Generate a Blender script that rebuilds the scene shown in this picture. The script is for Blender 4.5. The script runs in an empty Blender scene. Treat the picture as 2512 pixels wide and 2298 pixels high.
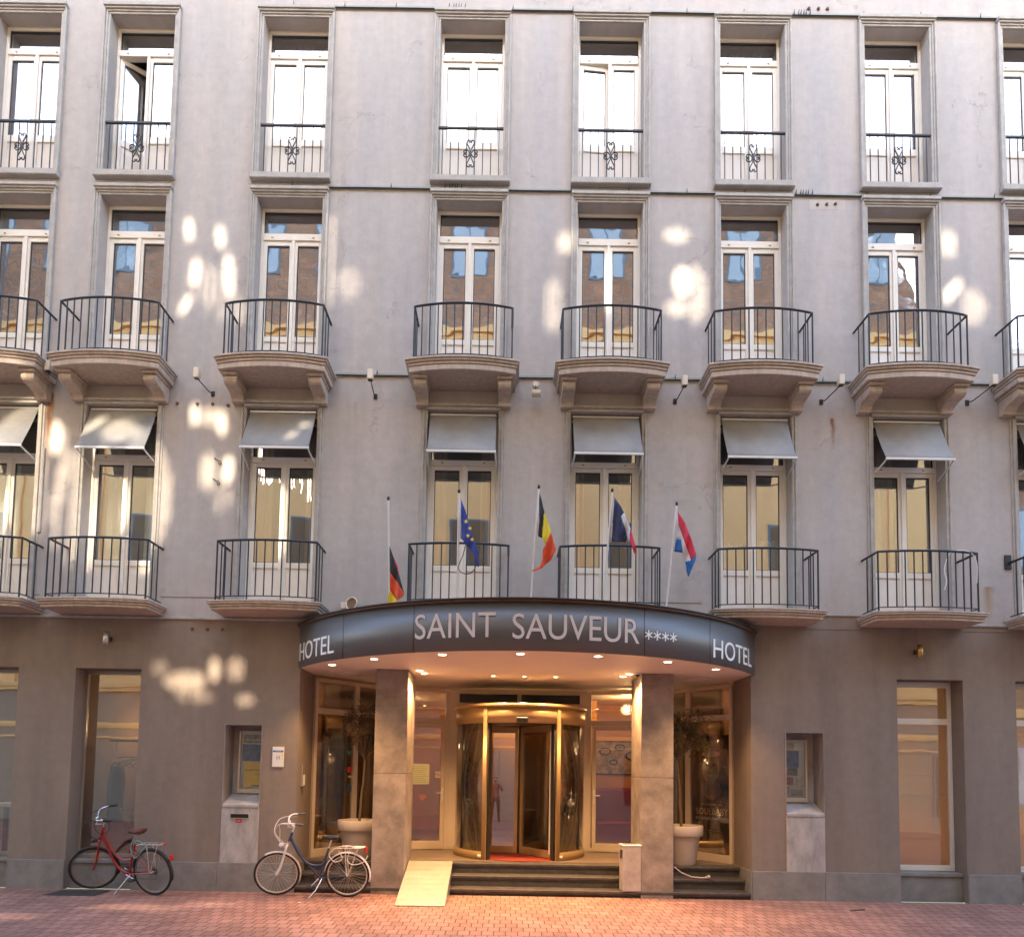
import bpy, bmesh, math, random
from mathutils import Vector, Matrix
R = math.radians
random.seed(7)
S = bpy.context.scene
COL = S.collection
PI = math.pi

# ------------------------------------------------------------------ camera
cam = bpy.data.cameras.new('camera')
cam.sensor_width = 36.0; cam.sensor_fit = 'HORIZONTAL'
cam.lens = 36.0 * 1794 / 2512
cam.shift_x = (1256 - 1236.6) / 2512
cam.shift_y = (1765.2 - 1149) / 2512
cam.clip_start = 0.05; cam.clip_end = 600
camo = bpy.data.objects.new('camera', cam); COL.objects.link(camo)
_p, _y, _r = 0.0667130, 0.00022027, -0.0163408
M = Matrix.Rotation(_y, 3, 'Z') @ Matrix.Rotation(_p, 3, 'X') @ Matrix.Rotation(_r, 3, 'Y')
rt, fw, up = M @ Vector((1, 0, 0)), M @ Vector((0, 1, 0)), M @ Vector((0, 0, 1))
camo.matrix_world = Matrix(((rt.x, up.x, -fw.x, 0), (rt.y, up.y, -fw.y, -12.0), (rt.z, up.z, -fw.z, 2.0492), (0, 0, 0, 1)))
S.camera = camo

# ------------------------------------------------------------------ world, sun, exposure
SUN_EL = 25.0
w = bpy.data.worlds.new('World'); S.world = w; w.use_nodes = True
nt = w.node_tree; nt.nodes.clear()
sky = nt.nodes.new('ShaderNodeTexSky'); sky.sky_type = 'NISHITA'; sky.sun_disc = False
sky.sun_elevation = R(SUN_EL); sky.sun_rotation = R(180); sky.air_density = 1.0; sky.dust_density = 2.0; sky.ozone_density = 1.0
bg = nt.nodes.new('ShaderNodeBackground'); bg.inputs['Strength'].default_value = 0.15
wo = nt.nodes.new('ShaderNodeOutputWorld')
nt.links.new(sky.outputs[0], bg.inputs[0]); nt.links.new(bg.outputs[0], wo.inputs[0])
sl = bpy.data.lights.new('sun', 'SUN'); sl.energy = 2.1; sl.angle = R(0.85); sl.color = (1.0, 0.84, 0.62)
so = bpy.data.objects.new('sun', sl); COL.objects.link(so)
so.location = (0, -30, 30)
so.rotation_euler = (R(90 - SUN_EL), 0, 0)       # light travels towards +Y and down
S.view_settings.view_transform = 'Standard'; S.view_settings.look = 'None'
S.view_settings.gamma = 1.0; S.view_settings.exposure = 3.15

# ------------------------------------------------------------------ helpers
def mark(o, label=None, cat=None, group=None, kind=None):
    if label: o['label'] = label
    if cat: o['category'] = cat
    if group: o['group'] = group
    if kind: o['kind'] = kind
    return o

def thing(name, label, cat, loc=(0, 0, 0), group=None, rot=(0, 0, 0)):
    o = bpy.data.objects.new(name, None); COL.objects.link(o)
    o.location = loc; o.rotation_euler = rot; o.empty_display_size = 0.2
    return mark(o, label, cat, group)

class MB:
    def __init__(s): s.v = []; s.f = []; s.m = []; s.sm = []
    def add(s, vs, fs, mi=0, smooth=False):
        n = len(s.v); s.v += [tuple(v) for v in vs]
        for f in fs: s.f.append([n + i for i in f]); s.m.append(mi); s.sm.append(smooth)
        return s
    def box(s, x0, x1, y0, y1, z0, z1, mi=0):
        vs = [(x0, y0, z0), (x1, y0, z0), (x1, y1, z0), (x0, y1, z0), (x0, y0, z1), (x1, y0, z1), (x1, y1, z1), (x0, y1, z1)]
        return s.add(vs, [(0, 3, 2, 1), (4, 5, 6, 7), (0, 1, 5, 4), (1, 2, 6, 5), (2, 3, 7, 6), (3, 0, 4, 7)], mi)
    def prism(s, pts, z0, z1, mi=0):                      # plan polygon (x,y) ccw, extruded in z
        n = len(pts)
        vs = [(x, y, z0) for x, y in pts] + [(x, y, z1) for x, y in pts]
        fs = [tuple(range(n))[::-1], tuple(range(n, 2 * n))] + [(i, (i + 1) % n, n + (i + 1) % n, n + i) for i in range(n)]
        return s.add(vs, fs, mi)
    def xprism(s, pts, x0, x1, mi=0):                     # profile (y,z) extruded in x
        n = len(pts)
        vs = [(x0, y, z) for y, z in pts] + [(x1, y, z) for y, z in pts]
        fs = [tuple(range(n)), tuple(range(n, 2 * n))[::-1]] + [(i, n + i, n + (i + 1) % n, (i + 1) % n) for i in range(n)]
        return s.add(vs, fs, mi)
    def tube(s, pts, r, n=8, mi=0, closed=False, smooth=True):
        pts = [Vector(p) for p in pts]; N = len(pts)
        rs = r if isinstance(r, (list, tuple)) else [r] * N
        rings = []; prev = None
        for i, p in enumerate(pts):
            if closed: t = pts[(i + 1) % N] - pts[i - 1]
            else: t = pts[min(i + 1, N - 1)] - pts[max(i - 1, 0)]
            t.normalize()
            if prev is None:
                a = Vector((0, 0, 1)) if abs(t.z) < 0.9 else Vector((1, 0, 0))
                u = t.cross(a).normalized()
            else:
                u = (prev - t * prev.dot(t)).normalized()
            prev = u; v = t.cross(u)
            rings.append([p + (u * math.cos(2 * PI * k / n) + v * math.sin(2 * PI * k / n)) * rs[i] for k in range(n)])
        vs = [q for ring in rings for q in ring]; fs = []
        for i in range(N if closed else N - 1):
            j = (i + 1) % N
            for k in range(n):
                l = (k + 1) % n
                fs.append((i * n + k, i * n + l, j * n + l, j * n + k))
        s.add(vs, fs, mi, smooth)
        if not closed:
            s.add(rings[0], [tuple(range(n))[::-1]], mi); s.add(rings[-1], [tuple(range(n))], mi)
        return s
    def lathe(s, prof, cx, cy, n=32, mi=0, smooth=True, a0=0, a1=2 * PI):   # prof (r,z)
        full = abs(a1 - a0 - 2 * PI) < 1e-6
        m = n if full else n + 1
        vs = []
        for r, z in prof:
            for k in range(m):
                a = a0 + (a1 - a0) * k / n
                vs.append((cx + r * math.cos(a), cy + r * math.sin(a), z))
        fs = []
        for i in range(len(prof) - 1):
            for k in range(n if full else n):
                l = (k + 1) % m
                fs.append((i * m + k, i * m + l, (i + 1) * m + l, (i + 1) * m + k))
        return s.add(vs, fs, mi, smooth)
    def ball(s, c, r, n=12, mi=0, sc=(1, 1, 1)):
        vs = []; fs = []; h = n // 2
        for i in range(h + 1):
            th = PI * i / h
            for k in range(n):
                a = 2 * PI * k / n
                vs.append((c[0] + r * sc[0] * math.sin(th) * math.cos(a), c[1] + r * sc[1] * math.sin(th) * math.sin(a), c[2] + r * sc[2] * math.cos(th)))
        for i in range(h):
            for k in range(n): fs.append((i * n + k, (i + 1) * n + k, (i + 1) * n + (k + 1) % n, i * n + (k + 1) % n))
        return s.add(vs, fs, mi, True)
    def build(s, name, mats, parent=None, bevel=0.0, root=(0, 0, 0), at=None, rot=None, seg=1):
        me = bpy.data.meshes.new(name)
        rx, ry, rz = root
        me.from_pydata([(a - rx, b - ry, c - rz) for a, b, c in s.v], [], s.f)
        if not isinstance(mats, (list, tuple)): mats = [mats]
        for m in mats: me.materials.append(m)
        for p, mi, sm in zip(me.polygons, s.m, s.sm): p.material_index = mi; p.use_smooth = sm
        bm = bmesh.new(); bm.from_mesh(me); bmesh.ops.recalc_face_normals(bm, faces=bm.faces); bm.to_mesh(me); bm.free()
        o = bpy.data.objects.new(name, me); COL.objects.link(o)
        if parent is not None: o.parent = parent
        if at: o.location = at
        if rot: o.rotation_euler = rot
        if bevel > 0:
            b = o.modifiers.new('bevel', 'BEVEL'); b.width = bevel; b.segments = seg; b.limit_method = 'ANGLE'; b.angle_limit = R(40)
        return o

def B(): return MB()

# ------------------------------------------------------------------ materials
def new_mat(name):
    m = bpy.data.materials.new(name); m.use_nodes = True
    nt = m.node_tree; p = nt.nodes['Principled BSDF']
    return m, nt, p
def mat(name, col, rough=0.6, metal=0.0, spec=0.5, var=0.0, vscale=3.0, bump=0.0, bscale=40.0, bdist=0.01, stretch=(1, 1, 1), coat=0.0):
    m, nt, p = new_mat(name)
    p.inputs['Base Color'].default_value = (*col, 1); p.inputs['Roughness'].default_value = rough
    p.inputs['Metallic'].default_value = metal; p.inputs['Specular IOR Level'].default_value = spec
    p.inputs['Coat Weight'].default_value = coat
    if var or bump:
        tc = nt.nodes.new('ShaderNodeTexCoord'); mp = nt.nodes.new('ShaderNodeMapping'); mp.inputs['Scale'].default_value = stretch
        nt.links.new(tc.outputs['Object'], mp.inputs[0])
    if var:
        n = nt.nodes.new('ShaderNodeTexNoise'); n.inputs['Scale'].default_value = vscale; n.inputs['Detail'].default_value = 6; n.inputs['Roughness'].default_value = 0.65
        cr = nt.nodes.new('ShaderNodeMapRange'); cr.inputs['From Min'].default_value = 0.3; cr.inputs['From Max'].default_value = 0.7
        cr.inputs['To Min'].default_value = 1 - var; cr.inputs['To Max'].default_value = 1 + var
        mx = nt.nodes.new('ShaderNodeVectorMath'); mx.operation = 'SCALE'; mx.inputs[0].default_value = col
        nt.links.new(mp.outputs[0], n.inputs['Vector']); nt.links.new(n.outputs[0], cr.inputs[0]); nt.links.new(cr.outputs[0], mx.inputs['Scale'])
        nt.links.new(mx.outputs[0], p.inputs['Base Color'])
        rr = nt.nodes.new('ShaderNodeMapRange'); rr.inputs['To Min'].default_value = max(0.02, rough - 0.08); rr.inputs['To Max'].default_value = min(1, rough + 0.08)
        nt.links.new(n.outputs[0], rr.inputs[0]); nt.links.new(rr.outputs[0], p.inputs['Roughness'])
    if bump:
        n2 = nt.nodes.new('ShaderNodeTexNoise'); n2.inputs['Scale'].default_value = bscale; n2.inputs['Detail'].default_value = 5
        b = nt.nodes.new('ShaderNodeBump'); b.inputs['Strength'].default_value = bump; b.inputs['Distance'].default_value = bdist
        nt.links.new(mp.outputs[0], n2.inputs['Vector']); nt.links.new(n2.outputs[0], b.inputs['Height']); nt.links.new(b.outputs[0], p.inputs['Normal'])
    return m

def plaster(name, col, warm, stains=(), fine=0.35, coarse=0.35, cracks=True):
    """uneven trowelled render: broad tone change, fine grain, hairline cracks, stains with a shape of their own"""
    m, nt, p = new_mat(name); N = nt.nodes; L = nt.links
    p.inputs['Roughness'].default_value = 0.88; p.inputs['Specular IOR Level'].default_value = 0.25
    tc = N.new('ShaderNodeTexCoord')
    def noise(sc, det, rough=0.6, vec=None):
        n = N.new('ShaderNodeTexNoise'); n.inputs['Scale'].default_value = sc; n.inputs['Detail'].default_value = det; n.inputs['Roughness'].default_value = rough
        L.new(vec or tc.outputs['Object'], n.inputs['Vector']); return n
    mp = N.new('ShaderNodeMapping'); mp.inputs['Scale'].default_value = (1.6, 1, 0.35); L.new(tc.outputs['Object'], mp.inputs[0])
    a = noise(0.9, 5, vec=mp.outputs[0]); bn = noise(6, 6)
    r1 = N.new('ShaderNodeMapRange'); r1.inputs[1].default_value = 0.35; r1.inputs[2].default_value = 0.68; L.new(a.outputs[0], r1.inputs[0])
    mix = N.new('ShaderNodeMixRGB'); mix.inputs[1].default_value = (*col, 1); mix.inputs[2].default_value = (*warm, 1); L.new(r1.outputs[0], mix.inputs[0])
    r2 = N.new('ShaderNodeMapRange'); r2.inputs[1].default_value = 0.3; r2.inputs[2].default_value = 0.7; r2.inputs[3].default_value = 0.93; r2.inputs[4].default_value = 1.06; L.new(bn.outputs[0], r2.inputs[0])
    mul = N.new('ShaderNodeVectorMath'); mul.operation = 'SCALE'; L.new(mix.outputs[0], mul.inputs[0]); L.new(r2.outputs[0], mul.inputs['Scale'])
    mp2 = N.new('ShaderNodeMapping'); mp2.inputs['Scale'].default_value = (2.6, 1, 0.22); L.new(tc.outputs['Object'], mp2.inputs[0])
    stn = noise(1.0, 5, 0.7, vec=mp2.outputs[0]); r5 = N.new('ShaderNodeMapRange'); r5.inputs[1].default_value = 0.35; r5.inputs[2].default_value = 0.62; r5.inputs[3].default_value = 0.93; r5.inputs[4].default_value = 1.03; L.new(stn.outputs[0], r5.inputs[0])
    mul2 = N.new('ShaderNodeVectorMath'); mul2.operation = 'SCALE'; L.new(mul.outputs[0], mul2.inputs[0]); L.new(r5.outputs[0], mul2.inputs['Scale'])
    cur = mul2.outputs[0]
    sep = N.new('ShaderNodeSeparateXYZ'); L.new(tc.outputs['Object'], sep.inputs[0])
    def mth(op, a_, b_=None, c_=None):
        n = N.new('ShaderNodeMath'); n.operation = op
        for i, q in enumerate((a_, b_, c_)):
            if q is None: continue
            if isinstance(q, (int, float)): n.inputs[i].default_value = q
            else: L.new(q, n.inputs[i])
        return n.outputs[0]
    wob = noise(5, 4)
    for (sx, sz, wx, h, c, k) in stains:                  # stain runs down from (sx,sz): width wx, length h
        dx = mth('ABSOLUTE', mth('ADD', mth('SUBTRACT', sep.outputs[0], sx), mth('MULTIPLY', mth('SUBTRACT', wob.outputs[0], 0.5), 0.12)))
        fx = mth('SUBTRACT', 1.0, mth('DIVIDE', dx, wx)); fx = mth('MAXIMUM', fx, 0.0)
        dz = mth('DIVIDE', mth('SUBTRACT', sz, sep.outputs[2]), h)
        fz = mth('MULTIPLY', mth('LESS_THAN', mth('MULTIPLY', dz, -1.0), 0.0), mth('MAXIMUM', mth('SUBTRACT', 1.0, dz), 0.0))
        f = mth('MULTIPLY', mth('MULTIPLY', fx, fz), k)
        f = mth('MINIMUM', f, 0.9)
        mm = N.new('ShaderNodeMixRGB'); L.new(f, mm.inputs[0]); L.new(cur, mm.inputs[1]); mm.inputs[2].default_value = (*c, 1); cur = mm.outputs[0]
    g1 = noise(55, 6); g2 = noise(3.2, 5, 0.55)
    add = mth('ADD', mth('MULTIPLY', g1.outputs[0], 0.12 * fine), mth('MULTIPLY', g2.outputs[0], coarse))
    if cracks:
        wv = noise(2.2, 6, 0.7)
        vor = N.new('ShaderNodeTexVoronoi'); vor.feature = 'DISTANCE_TO_EDGE'; vor.inputs['Scale'].default_value = 0.42
        vm = N.new('ShaderNodeVectorMath'); vm.operation = 'MULTIPLY_ADD'; L.new(wv.outputs[1], vm.inputs[0]); vm.inputs[1].default_value = (0.9, 0.9, 0.9); L.new(tc.outputs['Object'], vm.inputs[2])
        L.new(vm.outputs[0], vor.inputs['Vector'])
        edge = mth('LESS_THAN', vor.outputs['Distance'], 0.0022)
        gate = mth('GREATER_THAN', noise(0.8, 2).outputs[0], 0.53)
        ck = mth('MULTIPLY', edge, gate)
        add = mth('SUBTRACT', add, mth('MULTIPLY', ck, 0.5))
        mm = N.new('ShaderNodeMixRGB'); L.new(mth('MULTIPLY', ck, 0.3), mm.inputs[0]); L.new(cur, mm.inputs[1]); mm.inputs[2].default_value = (0.2, 0.17, 0.15, 1); cur = mm.outputs[0]
        # sparse chips
        v2 = N.new('ShaderNodeTexVoronoi'); v2.inputs['Scale'].default_value = 1.7; v2.inputs['Randomness'].default_value = 1.0; L.new(tc.outputs['Object'], v2.inputs['Vector'])
        chip = mth('LESS_THAN', v2.outputs['Distance'], 0.028)
        add = mth('SUBTRACT', add, mth('MULTIPLY', chip, 0.25))
    L.new(cur, p.inputs['Base Color'])
    b = N.new('ShaderNodeBump'); b.inputs['Strength'].default_value = 0.6; b.inputs['Distance'].default_value = 0.03
    L.new(add, b.inputs['Height']); L.new(b.outputs[0], p.inputs['Normal'])
    return m

def glass(name, tint=(0.93, 0.95, 0.95), refl=0.13, rough=0.0, wav=0.012, edge=0.9, wscale=2.2):
    m = bpy.data.materials.new(name); m.use_nodes = True; nt = m.node_tree; nt.nodes.clear(); N = nt.nodes; L = nt.links
    out = N.new('ShaderNodeOutputMaterial'); tr = N.new('ShaderNodeBsdfTransparent'); tr.inputs[0].default_value = (*tint, 1)
    gl = N.new('ShaderNodeBsdfGlossy'); gl.inputs['Roughness'].default_value = rough; gl.inputs[0].default_value = (0.98, 0.98, 1, 1)
    fr = N.new('ShaderNodeFresnel'); fr.inputs['IOR'].default_value = 1.5
    mr = N.new('ShaderNodeMapRange'); mr.inputs[1].default_value = 0.04; mr.inputs[2].default_value = 1; mr.inputs[3].default_value = refl; mr.inputs[4].default_value = edge
    mx = N.new('ShaderNodeMixShader')
    tc = N.new('ShaderNodeTexCoord'); n = N.new('ShaderNodeTexNoise'); n.inputs['Scale'].default_value = wscale; n.inputs['Detail'].default_value = 1.5
    b = N.new('ShaderNodeBump'); b.inputs['Strength'].default_value = 1.0; b.inputs['Distance'].default_value = wav
    L.new(tc.outputs['Object'], n.inputs['Vector']); L.new(n.outputs[0], b.inputs['Height']); L.new(b.outputs[0], gl.inputs['Normal'])
    L.new(fr.outputs[0], mr.inputs[0]); L.new(mr.outputs[0], mx.inputs[0]); L.new(tr.outputs[0], mx.inputs[1]); L.new(gl.outputs[0], mx.inputs[2]); L.new(mx.outputs[0], out.inputs[0])
    return m

def emis(name, col, st):
    m, nt, p = new_mat(name); p.inputs['Base Color'].default_value = (*col, 1)
    p.inputs['Emission Color'].default_value = (*col, 1); p.inputs['Emission Strength'].default_value = st
    return m

def brick_mat(name, c1, c2, mortar, bw, bh, ms=0.012, rough=0.8, plane='XZ', bump=0.5, var=0.25, grime=0.0, offset=0.5):
    m, nt, p = new_mat(name); N = nt.nodes; L = nt.links
    tc = N.new('ShaderNodeTexCoord'); sep = N.new('ShaderNodeSeparateXYZ'); cmb = N.new('ShaderNodeCombineXYZ')
    L.new(tc.outputs['Object'], sep.inputs[0]); L.new(sep.outputs[0], cmb.inputs[0]); L.new(sep.outputs[1 if plane == 'XY' else 2], cmb.inputs[1])
    wn = N.new('ShaderNodeTexNoise'); wn.inputs['Scale'].default_value = 1.3; wn.inputs['Detail'].default_value = 3; L.new(tc.outputs['Object'], wn.inputs['Vector'])
    vm = N.new('ShaderNodeVectorMath'); vm.operation = 'MULTIPLY_ADD'; vm.inputs[1].default_value = (0.03, 0.03, 0); L.new(wn.outputs[1], vm.inputs[0]); L.new(cmb.outputs[0], vm.inputs[2])
    br = N.new('ShaderNodeTexBrick'); br.inputs['Scale'].default_value = 1.0; br.inputs['Brick Width'].default_value = bw; br.inputs['Row Height'].default_value = bh
    br.inputs['Mortar Size'].default_value = ms; br.inputs['Mortar Smooth'].default_value = 0.3; br.inputs['Bias'].default_value = 0.0; br.offset = offset
    br.inputs['Color1'].default_value = (*c1, 1); br.inputs['Color2'].default_value = (*c2, 1); br.inputs['Mortar'].default_value = (*mortar, 1)
    L.new(vm.outputs[0], br.inputs['Vector'])
    n = N.new('ShaderNodeTexNoise'); n.inputs['Scale'].default_value = 1.1; n.inputs['Detail'].default_value = 7; n.inputs['Roughness'].default_value = 0.7; L.new(tc.outputs['Object'], n.inputs['Vector'])
    mr = N.new('ShaderNodeMapRange'); mr.inputs[1].default_value = 0.3; mr.inputs[2].default_value = 0.7; mr.inputs[3].default_value = 1 - var; mr.inputs[4].default_value = 1 + var; L.new(n.outputs[0], mr.inputs[0])
    sc = N.new('ShaderNodeVectorMath'); sc.operation = 'SCALE'; L.new(br.outputs[0], sc.inputs[0]); L.new(mr.outputs[0], sc.inputs['Scale'])
    n3 = N.new('ShaderNodeTexNoise'); n3.inputs['Scale'].default_value = 45; n3.inputs['Detail'].default_value = 4; L.new(tc.outputs['Object'], n3.inputs['Vector'])
    mr3 = N.new('ShaderNodeMapRange'); mr3.inputs[1].default_value = 0.3; mr3.inputs[2].default_value = 0.7; mr3.inputs[3].default_value = 0.85; mr3.inputs[4].default_value = 1.12; L.new(n3.outputs[0], mr3.inputs[0])
    sc3 = N.new('ShaderNodeVectorMath'); sc3.operation = 'SCALE'; L.new(sc.outputs[0], sc3.inputs[0]); L.new(mr3.outputs[0], sc3.inputs['Scale'])
    L.new(sc3.outputs[0], p.inputs['Base Color']); p.inputs['Roughness'].default_value = rough; p.inputs['Specular IOR Level'].default_value = 0.3
    if plane == 'XY':
        vo = N.new('ShaderNodeTexVoronoi'); vo.inputs['Scale'].default_value = 2.6; L.new(tc.outputs['Object'], vo.inputs['Vector'])
        lt = N.new('ShaderNodeMath'); lt.operation = 'LESS_THAN'; lt.inputs[1].default_value = 0.055; L.new(vo.outputs['Distance'], lt.inputs[0])
        nb = N.new('ShaderNodeTexNoise'); nb.inputs['Scale'].default_value = 0.7; nb.inputs['Detail'].default_value = 8; nb.inputs['Roughness'].default_value = .75; L.new(tc.outputs['Object'], nb.inputs['Vector'])
        mb = N.new('ShaderNodeMapRange'); mb.inputs[1].default_value = .52; mb.inputs[2].default_value = .72; mb.inputs[4].default_value = .45; L.new(nb.outputs[0], mb.inputs[0])
        mxg = N.new('ShaderNodeMath'); mxg.operation = 'MULTIPLY_ADD'; mxg.inputs[1].default_value = .4; L.new(lt.outputs[0], mxg.inputs[0]); L.new(mb.outputs[0], mxg.inputs[2])
        mc = N.new('ShaderNodeMixRGB'); L.new(mxg.outputs[0], mc.inputs[0]); L.new(sc3.outputs[0], mc.inputs[1]); mc.inputs[2].default_value = (.17, .11, .09, 1); L.new(mc.outputs[0], p.inputs['Base Color'])
    mth = N.new('ShaderNodeMath'); mth.operation = 'MULTIPLY_ADD'; mth.inputs[1].default_value = -1.0; L.new(br.outputs['Fac'], mth.inputs[0])
    m2 = N.new('ShaderNodeMath'); m2.operation = 'MULTIPLY'; m2.inputs[1].default_value = 0.5; L.new(n3.outputs[0], m2.inputs[0]); L.new(m2.outputs[0], mth.inputs[2])
    b = N.new('ShaderNodeBump'); b.inputs['Strength'].default_value = bump; b.inputs['Distance'].default_value = 0.006; L.new(mth.outputs[0], b.inputs['Height']); L.new(b.outputs[0], p.inputs['Normal'])
    return m

RUST = (0.23, 0.10, 0.04)
M_UP = plaster('light_render', (0.415, 0.392, 0.385), (0.485, 0.435, 0.40),
    stains=[(-7.78, 8.28, 0.09, 1.3, RUST, 1.6), (5.47, 8.05, 0.05, 0.55, RUST, 1.3), (8.02, 5.2, 0.12, 0.75, (0.34, 0.22, 0.12), 1.0), (-2.6, 8.2, 0.05, 0.4, (0.3, 0.25, 0.2), 0.5), (3.4, 15.8, .3, .5, (.5, .40, .36), .6), (-4.35, 12.05, .05, .7, (.30, .26, .22), .5), (-1.42, 8.3, .05, .5, (.28, .23, .19), .6), (2.36, 12.05, .04, .5, (.30, .26, .22), .45), (4.85, 4.95, .10, .35, (.34, .28, .22), .5), (-3.2, 5.1, .2, .6, (.36, .30, .25), .4), (.4, 5.2, .25, .8, (.37, .31, .26), .35), (7.4, 12.05, .05, .8, (.30, .26, .22), .4), (-5.9, 12.05, .04, .6, (.30, .26, .22), .5), (2.95, 6.6, .3, .25, (.36, .31, .27), .4)], coarse=0.5)
M_LOW = plaster('taupe_render', (0.235, 0.19, 0.162), (0.285, 0.232, 0.19), stains=[(-4.9, 4.4, 0.35, 0.2, RUST, 0.8), (-6.54, 4.0, .1, .6, (.25, .2, .15), .6)], fine=1.0, coarse=0.2, cracks=False)
M_TRIM = mat('painted_stone', (0.40, 0.375, 0.345), 0.75, var=0.16, vscale=7, bump=0.5, bscale=30, bdist=0.012)
M_SLAB = mat('balcony_stone', (0.48, 0.40, 0.335), 0.8, var=0.2, vscale=6, bump=0.5, bscale=40, bdist=0.012, stretch=(2.5, 2.5, 0.5))
M_STONE = mat('bluestone', (0.23, 0.215, 0.20), 0.6, var=0.22, vscale=3.5, bump=0.25, bscale=60)
M_PANEL = mat('weathered_panel', (0.40, 0.375, 0.36), 0.55, var=0.33, vscale=3.2, bump=0.2, bscale=50, stretch=(1.5, 1, 0.6))
M_PILLAR = mat('pillar_concrete', (0.27, 0.22, 0.185), 0.7, var=0.42, vscale=2.6, bump=0.45, bscale=26, bdist=0.008)
M_RISER = mat('step_stone', (0.075, 0.065, 0.06), 0.45, var=0.35, vscale=7, bump=0.3, bscale=70)
M_TILE = mat('landing_tile', (0.20, 0.15, 0.12), 0.35, var=0.2, vscale=5)
M_FRAME = mat('cream_upvc', (0.80, 0.755, 0.68), 0.38, var=0.03, vscale=4)
M_PANELW = mat('cream_panel', (0.80, 0.74, 0.67), 0.45, var=0.04, vscale=3)
M_GASKET = mat('dark_gasket', (0.03, 0.03, 0.035), 0.6)
M_IRON = mat('black_iron', (0.011, 0.014, 0.02), 0.42, bump=0.3, bscale=120, bdist=0.002)
M_BLIND = mat('screen_fabric', (0.30, 0.29, 0.28), 0.7, var=0.12, vscale=3.5, bump=0.1, bscale=300, bdist=0.001)
M_ALU = mat('aluminium', (0.62, 0.61, 0.60), 0.32, metal=0.9)
M_ALUW = mat('white_aluminium', (0.72, 0.72, 0.70), 0.4)
M_GLASS = glass('window_glass', refl=0.34, wav=0.0012, wscale=1.6)
M_GLASSW = glass('wavy_window_glass', refl=0.34, wav=0.0035, wscale=1.8)
M_SHOP = glass('shop_glass', tint=(0.9, 0.9, 0.88), refl=0.17, wav=0.0008)
M_CLEAR = glass('clear_glass', tint=(0.96, 0.96, 0.95), refl=0.08, wav=0.0)
M_SHEER = mat('white_sheer_curtain', (0.72, 0.72, 0.72), 0.9)
M_DRAPE = mat('beige_drape', (0.62, 0.42, 0.26), 0.9, var=0.08)
M_DARKROOM = mat('room_paint', (0.30, 0.25, 0.20), 0.9)
M_LOBBY = mat('ochre_lobby_paint', (0.62, 0.28, 0.06), 0.75, var=0.1, vscale=1.5)
M_FASCIA = mat('anodised_fascia', (0.15, 0.15, 0.155), 0.42, metal=0.3, spec=0.6, var=0.06, vscale=1.2)
M_SOFFIT = mat('soffit_paint', (0.74, 0.66, 0.61), 0.6, var=0.03, vscale=1.5)
M_LETTER = mat('letter_vinyl', (0.62, 0.54, 0.51), 0.5)
M_LETTERW = mat('white_letter_vinyl', (0.82, 0.82, 0.82), 0.45)
M_COPPER = mat('brown_capping', (0.10, 0.05, 0.035), 0.5, var=0.3, vscale=5)
M_BRONZE = mat('champagne_metal', (0.46, 0.32, 0.16), 0.34, metal=0.45)
M_DARKMET = mat('dark_metal', (0.06, 0.055, 0.05), 0.35, metal=0.5)
M_RED = mat('red_carpet', (0.26, 0.03, 0.02), 0.95, var=0.2, vscale=30, bump=0.4, bscale=200)
M_REDLEATHER = mat('red_leather', (0.28, 0.03, 0.02), 0.4)
M_WHITE = mat('white_plastic', (0.75, 0.75, 0.73), 0.4)
M_BLACK = mat('black_plastic', (0.015, 0.015, 0.017), 0.4)
M_CREAMP = mat('cream_plastic', (0.70, 0.62, 0.50), 0.5)
M_POT = mat('beige_pot', (0.52, 0.44, 0.37), 0.5, var=0.05, vscale=3)
M_SOIL = mat('soil', (0.07, 0.04, 0.025), 0.95, bump=0.8, bscale=40, bdist=0.02)
M_BARK = mat('bark', (0.16, 0.11, 0.075), 0.85, bump=0.6, bscale=60)
M_WOOD = mat('oak_wood', (0.42, 0.22, 0.09), 0.5, var=0.2, vscale=6, stretch=(1, 1, 6))
M_LAMP = emis('lit_lamp', (1.0, 0.72, 0.38), 5.0)
M_CREAMW = mat('cream_stucco', (0.90, 0.50, 0.20), 0.8, var=0.06, vscale=1.5)
M_WHITEW = mat('grey_white_stucco', (0.30, 0.22, 0.16), 0.8, var=0.12, vscale=1.5)
M_BRICK = brick_mat('red_brick', (0.50, 0.23, 0.12), (0.38, 0.17, 0.09), (0.24, 0.18, 0.14), 0.30, 0.16, 0.022)
M_PAVE = brick_mat('clay_pavers', (0.37, 0.195, 0.15), (0.28, 0.145, 0.112), (0.09, 0.055, 0.045), 0.15, 0.235, 0.007, rough=0.7, plane='XY', bump=0.8, var=0.28)

# leaf material
def leaf_mat(name, a, b):
    m, nt, p = new_mat(name); N = nt.nodes; L = nt.links
    g = N.new('ShaderNodeNewGeometry'); mx = N.new('ShaderNodeMixRGB'); mx.inputs[1].default_value = (*a, 1); mx.inputs[2].default_value = (*b, 1)
    L.new(g.outputs['Random Per Island'], mx.inputs[0]); L.new(mx.outputs[0], p.inputs['Base Color']); p.inputs['Roughness'].default_value = 0.6
    return m
M_LEAF = leaf_mat('olive_leaves', (0.07, 0.08, 0.03), (0.24, 0.15, 0.05))
M_LEAFD = leaf_mat('dry_leaves', (0.07, 0.05, 0.03), (0.24, 0.14, 0.07))

# ------------------------------------------------------------------ street (ground sheet)
g = B()
g.box(-70, 70, -70, -0.0, -0.3, 0.0)
mark(g.build('street', M_PAVE), kind='structure')

# ------------------------------------------------------------------ HOTEL
hotel = thing('hotel_building', 'grey four storey hotel with french windows, curved balconies and a round entrance canopy', 'building')

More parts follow.
